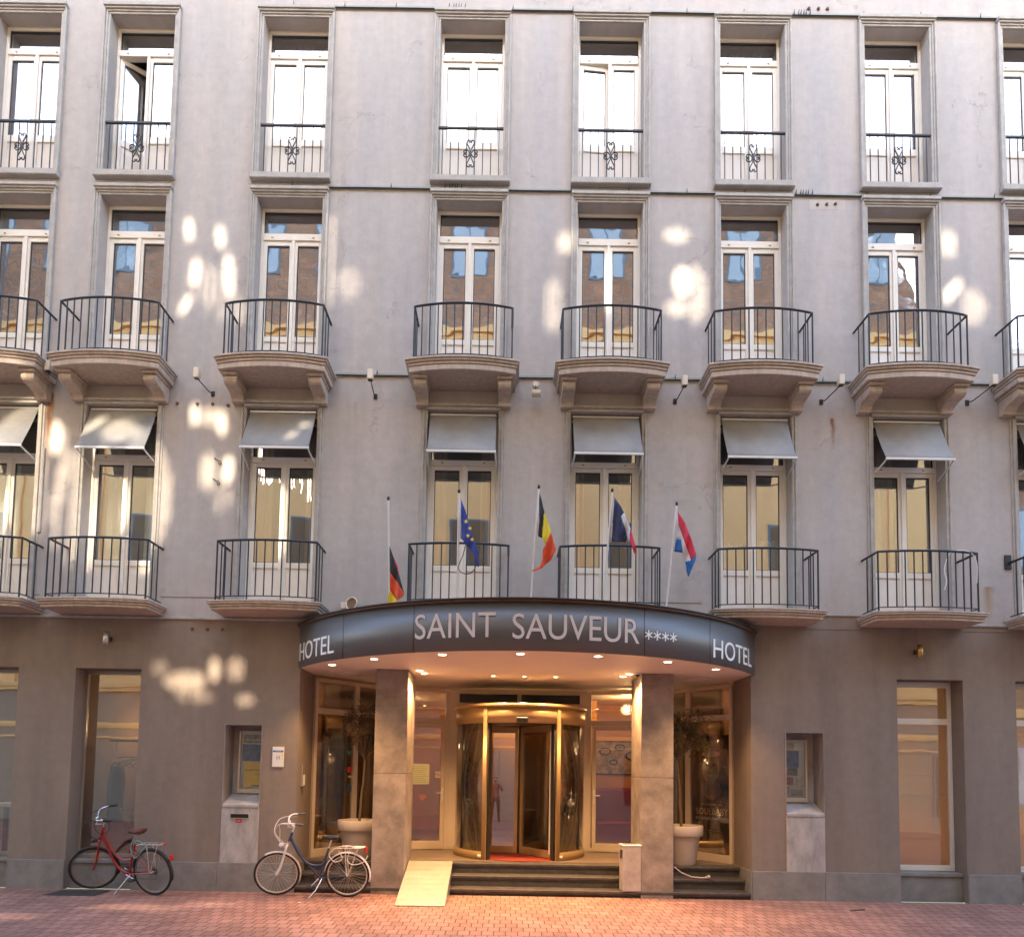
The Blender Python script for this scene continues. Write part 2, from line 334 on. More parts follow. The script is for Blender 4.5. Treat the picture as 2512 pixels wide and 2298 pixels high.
XL, XR = -13.0, 13.5
CX12 = [-8.52, -6.53, -3.836, -0.745, 1.684, 4.153, 6.677, 9.10]
CX3 = [-8.55, -6.54, -3.837, -0.777, 1.64, 4.168, 6.745, 9.17]
LEFTC = -10.6
ROW1 = dict(z0=12.20, z1=15.13, hw=0.565)
ROW2 = dict(z0=8.62, z1=11.80, hw=0.565)
ROW3 = dict(z0=4.60, z1=8.07, hw=0.60)
RV = 0.25

def wall_mesh(x0, x1, z0, z1, holes, y=0.0):
    """front sheet with rectangular openings and their reveals; hole = (x0,x1,z0,z1,depth)"""
    xs = sorted(set([x0, x1] + [h[0] for h in holes] + [h[1] for h in holes]))
    zs = sorted(set([z0, z1] + [max(z0, h[2]) for h in holes] + [min(z1, h[3]) for h in holes]))
    b = B()
    for i in range(len(xs) - 1):
        for j in range(len(zs) - 1):
            cx, cz = (xs[i] + xs[i + 1]) / 2, (zs[j] + zs[j + 1]) / 2
            if any(h[0] < cx < h[1] and h[2] < cz < h[3] for h in holes): continue
            b.add([(xs[i], y, zs[j]), (xs[i + 1], y, zs[j]), (xs[i + 1], y, zs[j + 1]), (xs[i], y, zs[j + 1])], [(0, 1, 2, 3)])
    for (a, c, d, e, dp) in holes:
        d = max(d, z0); e = min(e, z1)
        b.add([(a, y, d), (a, y + dp, d), (a, y + dp, e), (a, y, e)], [(0, 1, 2, 3)])
        b.add([(c, y, d), (c, y, e), (c, y + dp, e), (c, y + dp, d)], [(0, 1, 2, 3)])
        if e < z1 + 1e-6: b.add([(a, y, e), (a, y + dp, e), (c, y + dp, e), (c, y, e)], [(0, 1, 2, 3)])
        if d > z0 + 1e-6: b.add([(a, y, d), (c, y, d), (c, y + dp, d), (a, y + dp, d)], [(0, 1, 2, 3)])
    return b

holesU = []
for c in [LEFTC] + CX12:
    for r in (ROW1, ROW2): holesU.append((c - r['hw'], c + r['hw'], r['z0'], r['z1'], RV + 0.12))
for c in [LEFTC] + CX3:
    r = ROW3; holesU.append((c - r['hw'], c + r['hw'], r['z0'], r['z1'], RV + 0.12))
wall_mesh(XL, XR, 4.46, 17.6, holesU).build('upper_wall', M_UP, hotel)

# lower wall openings
NL, NRt = -3.38, 4.06                                    # entrance recess
GW = [(-9.16, -8.03, 0.47, 3.60), (-7.09, -6.005, 0.47, 3.60), (6.47, 7.56, 0.47, 3.63), (8.43, 9.55, 0.47, 3.63)]
NI = [(-4.575, -3.975, 1.40, 2.70), (4.628, 5.245, 1.40, 2.72)]
holesL = [(a, b_, 0.0, d, 0.42) for a, b_, c, d in GW] + [(a, b_, c, d, 0.40) for a, b_, c, d in NI] + [(NL, NRt, 0.0, 3.66, 0.92)]
wall_mesh(XL, XR, 0.0, 4.46, holesL, y=0.004).build('lower_wall', M_LOW, hotel)
# string course between the two colours
b = B(); b.box(XL, 4.1, -0.028, 0.02, 4.43, 4.475); b.box(4.1, 6.9, -0.028, 0.0, 4.66, 4.70); b.box(7.2, XR, -0.028, 0.0, 4.52, 4.565)
b.build('ledge', M_TRIM, hotel, bevel=0.008)
b = B(); b.box(4.1, 6.9, -0.004, 0.01, 4.44, 4.66); b.box(6.9, XR, -0.004, 0.01, 4.44, 4.52)
b.build('taupe_band', M_LOW, hotel)
b = B()
for x0, x1, z in ((-5.75, -4.72, 4.80), (2.05, 3.25, 4.84), (-8.0, -7.75, 4.8)): b.box(x0, x1, -0.006, 0.004, z, z + 0.012)
b.build('render_joint', mat('joint_shadow', (0.20, 0.17, 0.15), 0.9), hotel)
# bare rendered blocks at bottom right of the light wall
# plinth stones
def plinth(x0, x1):
    b = B(); b.box(x0, x1, -0.018, 0.10, -0.01, 0.46); b.build('plinth_stone', M_STONE, hotel, bevel=0.004)
for x0, x1 in ((-12.9, -9.165), (-8.025, -7.095), (-6.0, -4.62), (-4.615, -3.385), (4.065, 5.24), (5.245, 6.465), (7.565, 8.425), (9.555, 13.0)): plinth(x0, x1)
for a, b_, c, d in GW:
    q = B(); q.box(a + .002, b_ - .002, 0.13, 0.40, -0.01, 0.40); q.build('plinth_stone', M_STONE, hotel, bevel=0.004)
    q = B(); q.box(a + .002, b_ - .002, 0.10, 0.42, 0.403, 0.465); q.build('window_sill', M_STONE, hotel, bevel=0.006)
# jamb plinths of the entrance recess
for x, s in ((NL, 1), (NRt, -1)):
    q = B(); q.box(min(x, x + .02 * s), max(x, x + .02 * s), -0.012, 0.88, -0.01, 0.46); q.build('plinth_stone', M_STONE, hotel, bevel=0.003)

# ---- architraves
def arch12(c, z0, z1, hw):
    b = B()
    for s in (-1, 1):
        for (i0, i1, pr) in ((0.0, 0.04, 0.03), (0.04, 0.075, 0.045), (0.075, 0.108, 0.068)):
            xa, xb = c + s * (hw + i0), c + s * (hw + i1)
            b.box(min(xa, xb), max(xa, xb), -pr, 0.0, z0, z1 + i0 + 0.001)
    for (i0, i1, pr, ex) in ((0.0, 0.035, 0.032, 0.038), (0.035, 0.07, 0.05, 0.073), (0.07, 0.105, 0.075, 0.09), (0.105, 0.165, 0.098, 0.108)):
        b.box(c - hw - ex, c + hw + ex, -pr, 0.0, z1 + i0, z1 + i1)
    return b.build('window_surround', M_TRIM, hotel, bevel=0.006)
def arch3(c, z0, z1, hw):
    b = B()
    for s in (-1, 1):
        for (i0, i1, pr) in ((0.0, 0.045, 0.025), (0.045, 0.08, 0.045), (0.08, 0.115, 0.02)):
            xa, xb = c + s * (hw + i0), c + s * (hw + i1)
            b.box(min(xa, xb), max(xa, xb), -pr, 0.0, z0, z1)
    b.box(c - hw - 0.04, c + hw + 0.04, -0.05, 0.0, z1 + 0.001, z1 + 0.055)
    b.box(c - hw - 0.08, c + hw + 0.08, -0.085, 0.0, z1 + 0.055, z1 + 0.10)
    return b.build('window_surround', M_TRIM, hotel, bevel=0.006)

def sheer(x0, x1, z0, z1, y, name, m, parent, amp=0.03, per=0.11):
    n = max(8, int((x1 - x0) / per * 8)); vs = []; fs = []
    for i in range(n + 1):
        x = x0 + (x1 - x0) * i / n; yy = y + amp * math.sin(2 * PI * (x - x0) / per + 0.8 * math.sin(x * 9))
        vs += [(x, yy, z0), (x, yy + 0.006 * math.sin(x * 31), z1)]
    for i in range(n): fs.append((2 * i, 2 * i + 2, 2 * i + 3, 2 * i + 1))
    b = B(); b.add(vs, fs, 0, True)
    return b.build(name, m, parent)

# ---- french windows
def sash(xl, xr, zb, zt, railz, glz, toprail, y, parent, hinge=None, ang=0.0, gm=None, st=0.07, inner=0.07):
    """sash from xl..xr ; panel zb..railz-0.09 ; glass glz..zt-toprail"""
    wdt = xr - xl
    ox = xl if hinge != 'R' else xr
    def X(x): return x - ox
    b = B()
    y0, y1 = -0.03, 0.03
    b.box(X(xl), X(xl + st), y0, y1, zb, zt); b.box(X(xr - inner), X(xr), y0, y1, zb, zt)
    b.box(X(xl + st), X(xr - inner), y0, y1, zt - toprail, zt)
    b.box(X(xl + st), X(xr - inner), y0, y1, railz, glz)
    b.box(X(xl + st), X(xr - inner), y0, y1, zb, zb + 0.07)
    f = b.build('sash', M_FRAME, parent, bevel=0.006, at=(ox, y, 0), rot=(0, 0, ang))
    p = B(); p.box(X(xl + st), X(xr - inner), -0.008, 0.012, zb + 0.07, railz)
    p.build('lower_panel', M_PANELW, f)
    gk = B(); t = 0.012; a, c = X(xl + st), X(xr - inner)
    gk.box(a, a + t, -0.012, 0.012, glz, zt - toprail); gk.box(c - t, c, -0.012, 0.012, glz, zt - toprail)
    gk.box(a + t, c - t, -0.012, 0.012, zt - toprail - t * 1.6, zt - toprail); gk.box(a + t, c - t, -0.012, 0.012, glz, glz + t)
    gk.build('gasket', M_GASKET, f)
    p = B(); p.box(a + t * .5, c - t * .5, -0.004, 0.004, glz + t * .5, zt - toprail - t)
    p.build('pane', gm or M_GLASS, f)
    return f
def zf(z): return 2.05 + (z - 2.05) * 1.0041
def french(c, row, z0, z1, hw, bars, col, open_l=0.0, curtain=None, gm=None):
    """bars = (transom bar bottom, top, sash top-rail bottom, glass bottom, rail bottom)"""
    tb, tt, sr, gb, rb = [zf(v) for v in bars]
    fy = RV
    b = B()
    fw_ = 0.045
    b.box(c - hw, c - hw + fw_, fy - 0.02, fy + 0.09, z0, z1); b.box(c + hw - fw_, c + hw, fy - 0.02, fy + 0.09, z0, z1)
    b.box(c - hw + fw_, c + hw - fw_, fy - 0.02, fy + 0.09, z1 - 0.05, z1)
    b.box(c - hw + fw_, c + hw - fw_, fy - 0.035, fy + 0.09, tb, tt)
    b.box(c - hw + fw_, c + hw - fw_, fy - 0.02, fy + 0.09, z0, z0 + 0.04)
    wobj = b.build('window', M_FRAME, hotel, bevel=0.005)
    q = B(); q.box(c - hw + fw_ + .01, c + hw - fw_ - .01, fy + 0.03, fy + 0.04, tt + 0.01, z1 - 0.06); q.build('pane', gm or M_GLASS, wobj)
    q = B()
    for s in (-1, 1): q.box(c + s * 0.36 - 0.02, c + s * 0.36 + 0.02, fy - 0.043, fy - 0.034, tb + 0.035, tb + 0.055)
    q.build('vent_cap', mat_cap, wobj)
    q = B(); t = 0.012; a_, c_ = c - hw + fw_, c + hw - fw_
    q.box(a_, a_ + t, fy + .015, fy + 0.03, tt, z1 - 0.05); q.box(c_ - t, c_, fy + .015, fy + 0.03, tt, z1 - 0.05); q.box(a_ + t, c_ - t, fy + .015, fy + 0.03, z1 - 0.05 - 2 * t, z1 - 0.05)
    q.build('gasket', M_GASKET, wobj)
    L0, Lm, R0 = c - hw + fw_, c + 0.01, c + hw - fw_
    sash(L0, Lm - 0.001, z0 + 0.04, tb, rb, gb, tb - sr, fy + 0.02, wobj, 'L', open_l, gm)
    sash(Lm + 0.001, R0, z0 + 0.04, tb, rb, gb, tb - sr, fy + 0.02, wobj, 'R', 0, gm)
    q = B(); q.box(Lm - 0.028, Lm + 0.028, fy - 0.035, fy - 0.012, z0 + 0.04, tb); q.build('astragal', M_FRAME, wobj, bevel=0.004)
    if curtain:
        lo = gb - 0.4
        if curtain in ('full', 'fulldrape'):
            sheer(c - hw - 0.05, c + hw + 0.05, lo, z1, fy + 0.28, 'curtain', M_SHEER if curtain == 'full' else M_DRAPE, wobj)
        if curtain == 'split':
            sheer(c - hw - 0.05, c - 0.22, lo, z1, fy + 0.3, 'curtain', M_SHEER, wobj); sheer(c + 0.2, c + hw + 0.05, lo, z1, fy + 0.3, 'curtain', M_SHEER, wobj)
        if curtain == 'left': sheer(c - hw - 0.05, c + 0.0, lo, z1, fy + 0.3, 'curtain', M_SHEER, wobj, amp=.02)
        if curtain == 'drapes':
            sheer(c - hw - 0.05, c - 0.30, lo, z1, fy + 0.3, 'curtain', M_DRAPE, wobj); sheer(c + 0.30, c + hw + 0.05, lo, z1, fy + 0.3, 'curtain', M_DRAPE, wobj)
        if curtain == 'low':
            sheer(c - hw, c - 0.05, lo, gb + 0.55, fy + 0.3, 'curtain', M_SHEER, wobj); sheer(c + 0.08, c + hw, lo, gb + 0.6, fy + 0.3, 'curtain', M_SHEER, wobj)
    return wobj
mat_cap = mat('grey_vent_cap', (0.35, 0.30, 0.24), 0.5)
B1 = (14.544, 14.655, 14.454, 13.055, 12.925)
B2 = (11.170, 11.293, 11.087, 9.442, 9.345)
B3 = (7.194, 7.290, 7.121, 5.469, 5.369)
cur1 = ['full', None, None, 'full', 'split', None, 'full', 'full', 'left']
for i, c in enumerate([LEFTC] + CX12):
    french(c, 1, ROW1['z0'], ROW1['z1'], ROW1['hw'], B1, i, open_l={2: R(38), 5: R(5)}.get(i, 0), curtain=cur1[i])
    arch12(c, ROW1['z0'], ROW1['z1'], ROW1['hw'])
    b = B(); b.box(c - 0.692, c + 0.692, -0.115, 0.0, 12.085, 12.198)
    b.build('window_sill', M_TRIM, hotel, bevel=0.012)
    # guard rail with wrought scroll
    b = B(); zt = 13.15
    b.box(c - 0.565, c + 0.565, -0.022, 0.022, zt - 0.028, zt)
    b.box(c - 0.565, c + 0.565, -0.012, 0.012, 12.215, 12.235)
    for k in range(8):
        x = c - 0.49 + k * 0.14
        b.tube([(x, 0, 12.2), (x, 0, zt - 0.02)], 0.0095, 6)
    g_ = b.build('guard_rail', M_IRON, hotel)
    s = B()
    zc = 12.66
    VH = [(0.0, 0.02), (0.012, 0.07), (0.035, 0.125), (0.058, 0.175), (0.060, 0.215), (0.040, 0.243), (0.016, 0.235), (0.010, 0.212), (0.024, 0.203)]
    SH = [(0.015, 0.0), (0.030, 0.040), (0.062, 0.066), (0.098, 0.060), (0.118, 0.032), (0.110, 0.010), (0.090, 0.012), (0.088, 0.028)]
    def cr(P, n=4):
        out = []
        for i_ in range(len(P) - 1):
            p0, p1, p2, p3 = P[max(i_ - 1, 0)], P[i_], P[i_ + 1], P[min(i_ + 2, len(P) - 1)]
            for k_ in range(n):
                t_ = k_ / n
                out.append(tuple(0.5 * (2 * b_ + (-a_ + c_) * t_ + (2 * a_ - 5 * b_ + 4 * c_ - d_) * t_ ** 2 + (-a_ + 3 * b_ - 3 * c_ + d_) * t_ ** 3) for a_, b_, c_, d_ in zip(p0, p1, p2, p3)))
        return out + [P[-1]]
    for sx in (-1, 1):
        for sz in (-1, 1):
            s.tube([(c + sx * u, -0.014, zc + sz * v) for u, v in cr(VH)], 0.010, 6)
            s.tube([(c + sx * u, -0.014, zc + sz * v) for u, v in cr(SH)], 0.010, 6)
    s.box(c - 0.022, c + 0.022, -0.024, 0.01, zc - 0.022, zc + 0.022)
    s.build('scroll_ornament', M_IRON, g_)

cur2 = ['drapes', None, None, None, None, None, None, None, 'split']
for i, c in enumerate([LEFTC] + CX12):
    french(c, 2, ROW2['z0'], ROW2['z1'], ROW2['hw'], B2, i, curtain=cur2[i], gm=M_GLASSW)
    arch12(c, ROW2['z0'], ROW2['z1'], ROW2['hw'])
cur3 = [None, 'left', 'split', 'drapes', 'drapes', 'drapes', 'low', 'left', 'split']
for i, c in enumerate([LEFTC] + CX3):
    french(c, 3, ROW3['z0'], ROW3['z1'], ROW3['hw'], B3, i, curtain=cur3[i])
    arch3(c, ROW3['z0'] + 0.02, ROW3['z1'], ROW3['hw'])
    # drop-arm fabric awning
    bm_ = B(); hw = 0.56
    rj = random.Random(40 + i); top = (0.05, 8.035); bot = (-0.34 + rj.uniform(-.025, .03), 7.225 + rj.uniform(-.02, .03)); sag = rj.uniform(.01, .045)
    n = 10; vs = []; fs = []
    for k in range(n + 1):
        t = k / n; y = top[0] + (bot[0] - top[0]) * t + sag * math.sin(PI * t); z = top[1] + (bot[1] - top[1]) * t + 0.0
        vs += [(c - hw, y, z), (c + hw, y, z)]
    for k in range(n): fs.append((2 * k, 2 * k + 1, 2 * k + 3, 2 * k + 2))
    bm_.add(vs, fs, 0, True)
    aw = bm_.build('awning', M_BLIND, hotel)
    so_ = aw.modifiers.new('thick', 'SOLIDIFY'); so_.thickness = 0.004
    q = B(); q.box(c - hw - 0.01, c + hw + 0.01, bot[0] - 0.018, bot[0] + 0.012, bot[1] - 0.03, bot[1] + 0.006); q.build('front_bar', M_ALUW, aw, bevel=0.004)
    q = B(); q.tube([(c - hw, 0.07, 8.03), (c + hw, 0.07, 8.03)], 0.035, 10); q.build('roller', M_ALU, aw)
    for s_ in (-1, 1):
        q = B(); q.tube([(c + s_ * (hw - 0.01), bot[0], bot[1] - 0.02), (c + s_ * (hw + 0.03), 0.17, 7.06)], 0.014, 6); q.build('arm', M_ALUW, aw)

# ---- balconies
def arc_front(c, hw, yc, yf, n=16):
    """plan points from left corner to right corner, bulging towards -y"""
    sag = yc - yf; Rr = (hw * hw + sag * sag) / (2 * sag); cy = yf + Rr
    a = math.asin(hw / Rr)
    return [(c + Rr * math.sin(-a + 2 * a * k / n), cy - Rr * math.cos(-a + 2 * a * k / n)) for k in range(n + 1)]
def slab_layer(b, c, hw, yc, yf, z0, z1):
    pts = [(c - hw, 0.0)] + arc_front(c, hw, yc, yf) + [(c + hw, 0.0)]
    b.prism(pts, z0, z1)
def railing(c, hw, yc, yf, zbot, ztop, parent, nb=11, bottom=True, feet=False):
    b = B()
    P = arc_front(c, hw, yc, yf, 20)
    path = [(c - hw, 0.0, ztop)] + [(x, y, ztop) for x, y in P] + [(c + hw, 0.0, ztop)]
    b.tube(path, 0.019, 6, smooth=False)
    if bottom:
        b.tube([(x, y, zbot + 0.08) for x, y, z in path], 0.009, 6, smooth=False)
    for s in (0, 1):
        x, y = P[0] if s == 0 else P[-1]
        b.tube([(x, y, zbot - 0.02), (x, y, ztop)], 0.014, 6)
        for yy in (-0.17, -0.34): b.tube([(x, yy, zbot + (0.08 if bottom else -0.02)), (x, yy, ztop)], 0.0108, 6)
    # balusters along the arc
    Pf = arc_front(c, hw, yc, yf, (nb + 1) * 2)
    for k in range(1, nb + 1):
        x, y = Pf[2 * k]
        b.tube([(x, y, zbot + (0.08 if bottom and k % 4 else -0.02)), (x, y, ztop)], 0.0108, 6)
    r = b.build('railing', M_IRON, parent)
    return r
for i, c in enumerate([LEFTC] + CX12):
    c2 = c - 0.027
    b = B()
    slab_layer(b, c2, 0.865, -0.58, -0.705, 8.41, 8.50)
    slab_layer(b, c2, 0.88, -0.595, -0.72, 8.503, 8.545)
    slab_layer(b, c2, 0.905, -0.62, -0.745, 8.548, 8.58)
    slab_layer(b, c2, 0.925, -0.64, -0.765, 8.583, 8.62)
    bal = b.build('balcony', M_SLAB, hotel, bevel=0.008)
    railing(c2, 0.80, -0.52, -0.64, 8.62, 9.555, bal)
    for s_ in (-1, 1):
        q = B()
        prof = [(0.0, 8.364), (-0.47, 8.364), (-0.487, 8.345), (-0.497, 8.31), (-0.492, 8.275), (-0.465, 8.247), (-0.42, 8.232), (-0.36, 8.226), (-0.30, 8.221), (-0.24, 8.212), (-0.19, 8.195), (-0.155, 8.172), (-0.138, 8.145), (-0.135, 8.10), (0.0, 8.10)]
        xc = c2 + s_ * 0.69
        q.xprism(prof, xc - 0.105, xc + 0.105)
        q.xprism([(-0.005, 8.404), (-0.54, 8.404), (-0.54, 8.385), (-0.525, 8.365), (-0.005, 8.365)], xc - 0.125, xc + 0.125)
        q.build('bracket', M_SLAB, bal, bevel=0.006)
for i, c in enumerate([LEFTC] + CX3):
    c3 = c + 0.005
    if i == 7: c3 = 6.72
    b = B()
    slab_layer(b, c3, 0.85, -0.56, -0.67, 4.485, 4.525)
    slab_layer(b, c3, 0.87, -0.58, -0.69, 4.528, 4.565)
    slab_layer(b, c3, 0.895, -0.61, -0.72, 4.568, 4.595)
    slab_layer(b, c3, 0.905, -0.62, -0.73, 4.598, 4.625)
    bal = b.build('balcony', M_SLAB, hotel, bevel=0.006)
    railing(c3, 0.795, -0.52, -0.62, 4.625, 5.605, bal)

# ---- rooms behind the glass
b = B()
b.box(XL, XR, 2.9, 3.0, 4.6, 17.5)
for z in (4.30, 8.25, 11.95, 16.2): b.box(XL, XR, 0.60, 2.9, z, z + 0.25)
for x in [(a + c) / 2 for a, c in zip(([LEFTC] + CX12)[:-1], CX12)] + [XL + .2, XR - .2]: b.box(x - 0.06, x + 0.06, 0.5, 2.9, 4.6, 16.2)
b.build('room_walls', M_DARKROOM, hotel)
b = B(); b.box(XL, XR, 0.45, 9, 16.9, 17.6); b.build('roof_slab', M_TRIM, hotel)
# ---- ground-floor windows
def gwin(a, c, z0, z1, transom=None, blind=False, slim=True):
    fy = 0.33; f = 0.035 if slim else 0.06
    b = B(); b.box(a, a + f, fy, fy + 0.06, z0, z1); b.box(c - f, c, fy, fy + 0.06, z0, z1); b.box(a + f, c - f, fy, fy + 0.06, z1 - f - .03, z1); b.box(a + f, c - f, fy, fy + 0.06, z0, z0 + f + .03)
    if transom: b.box(a + f, c - f, fy, fy + 0.06, transom, transom + 0.10)
    wobj = b.build('window', M_FRAME if transom else M_ALU2, hotel, bevel=0.004)
    q = B(); q.box(a + f, c - f, fy + 0.03, fy + 0.038, z0 + f + .03, z1 - f - .03); q.build('pane', M_SHOP, wobj)
    return wobj
M_ALU2 = mat('satin_frame', (0.42, 0.37, 0.32), 0.35, metal=0.6)
g0 = gwin(*GW[0]); g1 = gwin(*GW[1])
g2 = gwin(*GW[2], transom=2.91, slim=False); g3 = gwin(*GW[3], transom=2.91, slim=False)
M_BLIND2 = bpy.data.materials.new('sheer_roman_blind'); M_BLIND2.use_nodes = True
_n = M_BLIND2.node_tree; _p2 = _n.nodes['Principled BSDF']; _p2.inputs['Base Color'].default_value = (.72, .60, .46, 1); _p2.inputs['Roughness'].default_value = .9
_t = _n.nodes.new('ShaderNodeBsdfTranslucent'); _t.inputs[0].default_value = (.80, .62, .42, 1); _m = _n.nodes.new('ShaderNodeMixShader'); _m.inputs[0].default_value = .55
_n.links.new(_p2.outputs[0], _m.inputs[1]); _n.links.new(_t.outputs[0], _m.inputs[2]); _n.links.new(_m.outputs[0], _n.nodes['Material Output'].inputs[0])
for (gw, wobj) in ((GW[2], g2), (GW[3], g3)):
    a, c, z0, z1 = gw
    sheer(a, c, z0 + 0.05, z1, 0.50, 'roman_blind', M_BLIND2, wobj, amp=0.004, per=0.5)
    q = B()
    for k in range(7): q.tube([(a + 0.03, 0.485, 0.62 + k * 0.36), (c - 0.03, 0.485, 0.615 + k * 0.36)], 0.006, 6)
    q.build('blind_batten', M_SHEER, wobj)
# interior of ground floor (left cafe room, right room)
b = B()
b.box(-12.9, -3.5, 3.6, 3.7, 0.2, 4.2); b.box(-12.9, -3.5, 0.42, 3.6, 3.75, 3.8); b.box(-12.9, -3.5, 0.42, 3.6, 0.3, 0.38)
b.box(-7.35, -7.25, 0.42, 3.6, 0.38, 3.75); b.box(-5.0, -4.9, 0.42, 3.6, 0.38, 3.75)
b.build('cafe_walls', mat('cafe_paint', (0.26, 0.17, 0.095), 0.8, var=0.08), hotel)
b = B(); b.box(4.3, 12.9, 2.4, 2.5, 0.2, 4.2); b.box(4.3, 12.9, 0.55, 2.4, 3.7, 3.75); b.box(4.3, 12.9, 0.6, 2.4, 0.3, 0.38)
b.build('salon_walls', mat('salon_paint', (0.5, 0.38, 0.27), 0.8), hotel)
# showcase niches
for (a, c, z0, z1) in NI:
    b = B(); b.box(a + .002, c - .002, 0.39, 0.42, z0, z1)
    b.box(a - .006, c + .006, -0.012, 0.0, z0 - 0.94, z0 - 0.052)          # flat panel below
    b.build('niche_panel', M_PANEL, hotel, bevel=0.003)
    q = B(); q.xprism([(-0.022, z0 - 0.05), (0.38, z0 - 0.05), (0.38, z0 + 0.16), (-0.022, z0 + 0.0)], a + .003, c - .003); q.build('niche_sill', M_PANEL, hotel, bevel=0.005)
    q = B(); q.box(a - .012, a + .004, -0.008, 0.385, z0 - .0, z1 + .012); q.box(c - .004, c + .012, -0.008, 0.385, z0, z1 + .012); q.box(a + .004, c - .004, -0.008, 0.385, z1 - .003, z1 + .012)
    q.build('niche_lining', mat('niche_lining_%d' % int(a > 0), (0.27, 0.235, 0.215), 0.6, var=0.35, vscale=3, stretch=(2, 2, .6)), hotel)

# ---- entrance: steps, landing, pillars, glazed wall, revolving door
b = B()
def step(b, y0, y1, z0, z1, x0=NL + 0.02, x1=NRt - 0.02):
    b.xprism([(y0 + 0.035, z0), (y1, z0), (y1, z1), (y0, z1), (y0 - 0.006, z1 - 0.01), (y0 - 0.006, z1 - 0.045), (y0 + 0.012, z1 - 0.05), (y0 + 0.012, z1 - 0.075), (y0 + 0.035, z1 - 0.085)], x0, x1)
step(b, 0.0, 0.30, -0.05, 0.105); b.build('step', M_RISER, hotel, bevel=0.004)
b = B(); step(b, 0.27, 0.58, 0.0, 0.28); b.build('step', M_RISER, hotel, bevel=0.004)
b = B(); step(b, 0.54, 0.80, 0.1, 0.452); b.build('step', M_RISER, hotel, bevel=0.004)
b = B(); b.box(NL - 0.3, NRt + 0.3, 0.79, 7.0, 0.1, 0.455); b.build('landing', M_TILE, hotel)
for (a, c) in ((-2.125, -1.592), (2.258, 2.785)):
    b = B(); b.box(a, c, 0.006, 0.95, -0.02, 1.94); b.box(a, c, 0.006, 0.95, 1.944, 3.655)
    b.build('pillar', M_PILLAR, hotel, bevel=0.006)

# canopy
HX = 3.77; SAG = 2.15; RC = (HX * HX + SAG * SAG) / (2 * SAG); CC = (0.355, -SAG + RC); AM = math.asin(HX / RC)
def can(a, r=0.0, z=0.0): return (CC[0] + (RC + r) * math.sin(a), CC[1] - (RC + r) * math.cos(a), z)
ZB, ZT = 3.655, 4.33
def arc_strip(r0, r1, z0, z1, a0, a1, n=64):
    b = B()
    vs = []
    for k in range(n + 1):
        a = a0 + (a1 - a0) * k / n
        vs += [can(a, r1, z0), can(a, r1, z1), can(a, r0, z1), can(a, r0, z0)]
    fs = []
    for k in range(n):
        for j in range(4):
            fs.append((4 * k + j, 4 * k + 4 + j, 4 * k + 4 + (j + 1) % 4, 4 * k + (j + 1) % 4))
    b.add(vs, fs, 0, True)
    b.add([vs[0], vs[1], vs[2], vs[3]], [(0, 1, 2, 3)]); b.add(vs[-4:], [(3, 2, 1, 0)])
    return b
canopy = arc_strip(-0.03, 0.0, ZB, ZT, -AM, AM).build('canopy', M_FASCIA, hotel)
canopy['label'] = 'dark grey curved canopy fascia over the entrance'
arc_strip(-0.15, 0.035, ZT, ZT + 0.035, -AM, AM).build('capping', M_COPPER, canopy)
arc_strip(-0.12, 0.055, ZT + 0.035, ZT + 0.05, -AM, AM).build('roof_edge', M_DARKMET, canopy)
for a_ in (-0.386, 0.372, -0.69, 0.66):
    arc_strip(0.0, 0.0025, ZB + .004, ZT - .004, a_ - 0.0012, a_ + 0.0012, 1).build('panel_joint', M_DARKMET, canopy)
n = 64
arcp = [can(-AM + 2 * AM * k / n, -0.031)[:2] for k in range(n + 1)]
b = B(); b.prism([(NL - 0.02 + .3 * 0, 3.0)] + [(arcp[0][0], 0.01)] + arcp + [(arcp[-1][0], 0.01)] + [(NRt + .02, 3.0)], ZB + 0.004, ZB + 0.03)
sof = b.build('soffit', M_SOFFIT, canopy)
b = B(); b.prism([(arcp[0][0], -0.0)] + arcp + [(arcp[-1][0], -0.0)], ZT - 0.05, ZT + 0.02); b.build('canopy_roof', M_DARKMET, canopy)

# text
def text_geo(body, size, spacing=1.0):
    cu = bpy.data.curves.new('t', 'FONT'); cu.body = body; cu.size = size; cu.space_character = spacing; cu.resolution_u = 4
    cu.fill_mode = 'FRONT'; cu.offset = 0.0
    o = bpy.data.objects.new('t', cu); COL.objects.link(o)
    dg = bpy.context.evaluated_depsgraph_get(); dg.update()
    me = bpy.data.meshes.new_from_object(o.evaluated_get(dg))
    vs = [tuple(v.co) for v in me.vertices]; fs = [tuple(p.vertices) for p in me.polygons]
    bpy.data.objects.remove(o); bpy.data.curves.remove(cu); bpy.data.meshes.remove(me)
    x0 = min(v[0] for v in vs); x1 = max(v[0] for v in vs); y0 = min(v[1] for v in vs); y1 = max(v[1] for v in vs)
    return vs, fs, (x0, x1, y0, y1)
def fit_text(body, wdt, hgt, spacing=1.0):
    vs, fs, (x0, x1, y0, y1) = text_geo(body, 1.0, spacing)
    return [((x - x0) / (x1 - x0) * wdt, (y - y0) / (y1 - y0) * hgt) for x, y, z in vs], fs
def solid(vs_in, fs, fn, th=0.006):
    """fn(u,v,d) -> 3D point; makes front sheet + back sheet"""
    b = B(); n = len(vs_in)
    b.add([fn(u, v, th) for u, v in vs_in] + [fn(u, v, 0.0005) for u, v in vs_in], fs)
    # side walls from boundary edges
    cnt = {}
    for f in fs:
        for i in range(len(f)):
            e = (f[i], f[(i + 1) % len(f)]); k = tuple(sorted(e)); cnt.setdefault(k, []).append(e)
    for k, es in cnt.items():
        if len(es) == 1:
            i, j = es[0]; b.f.append([j, i, n + i, n + j]); b.m.append(0); b.sm.append(False)
    return b
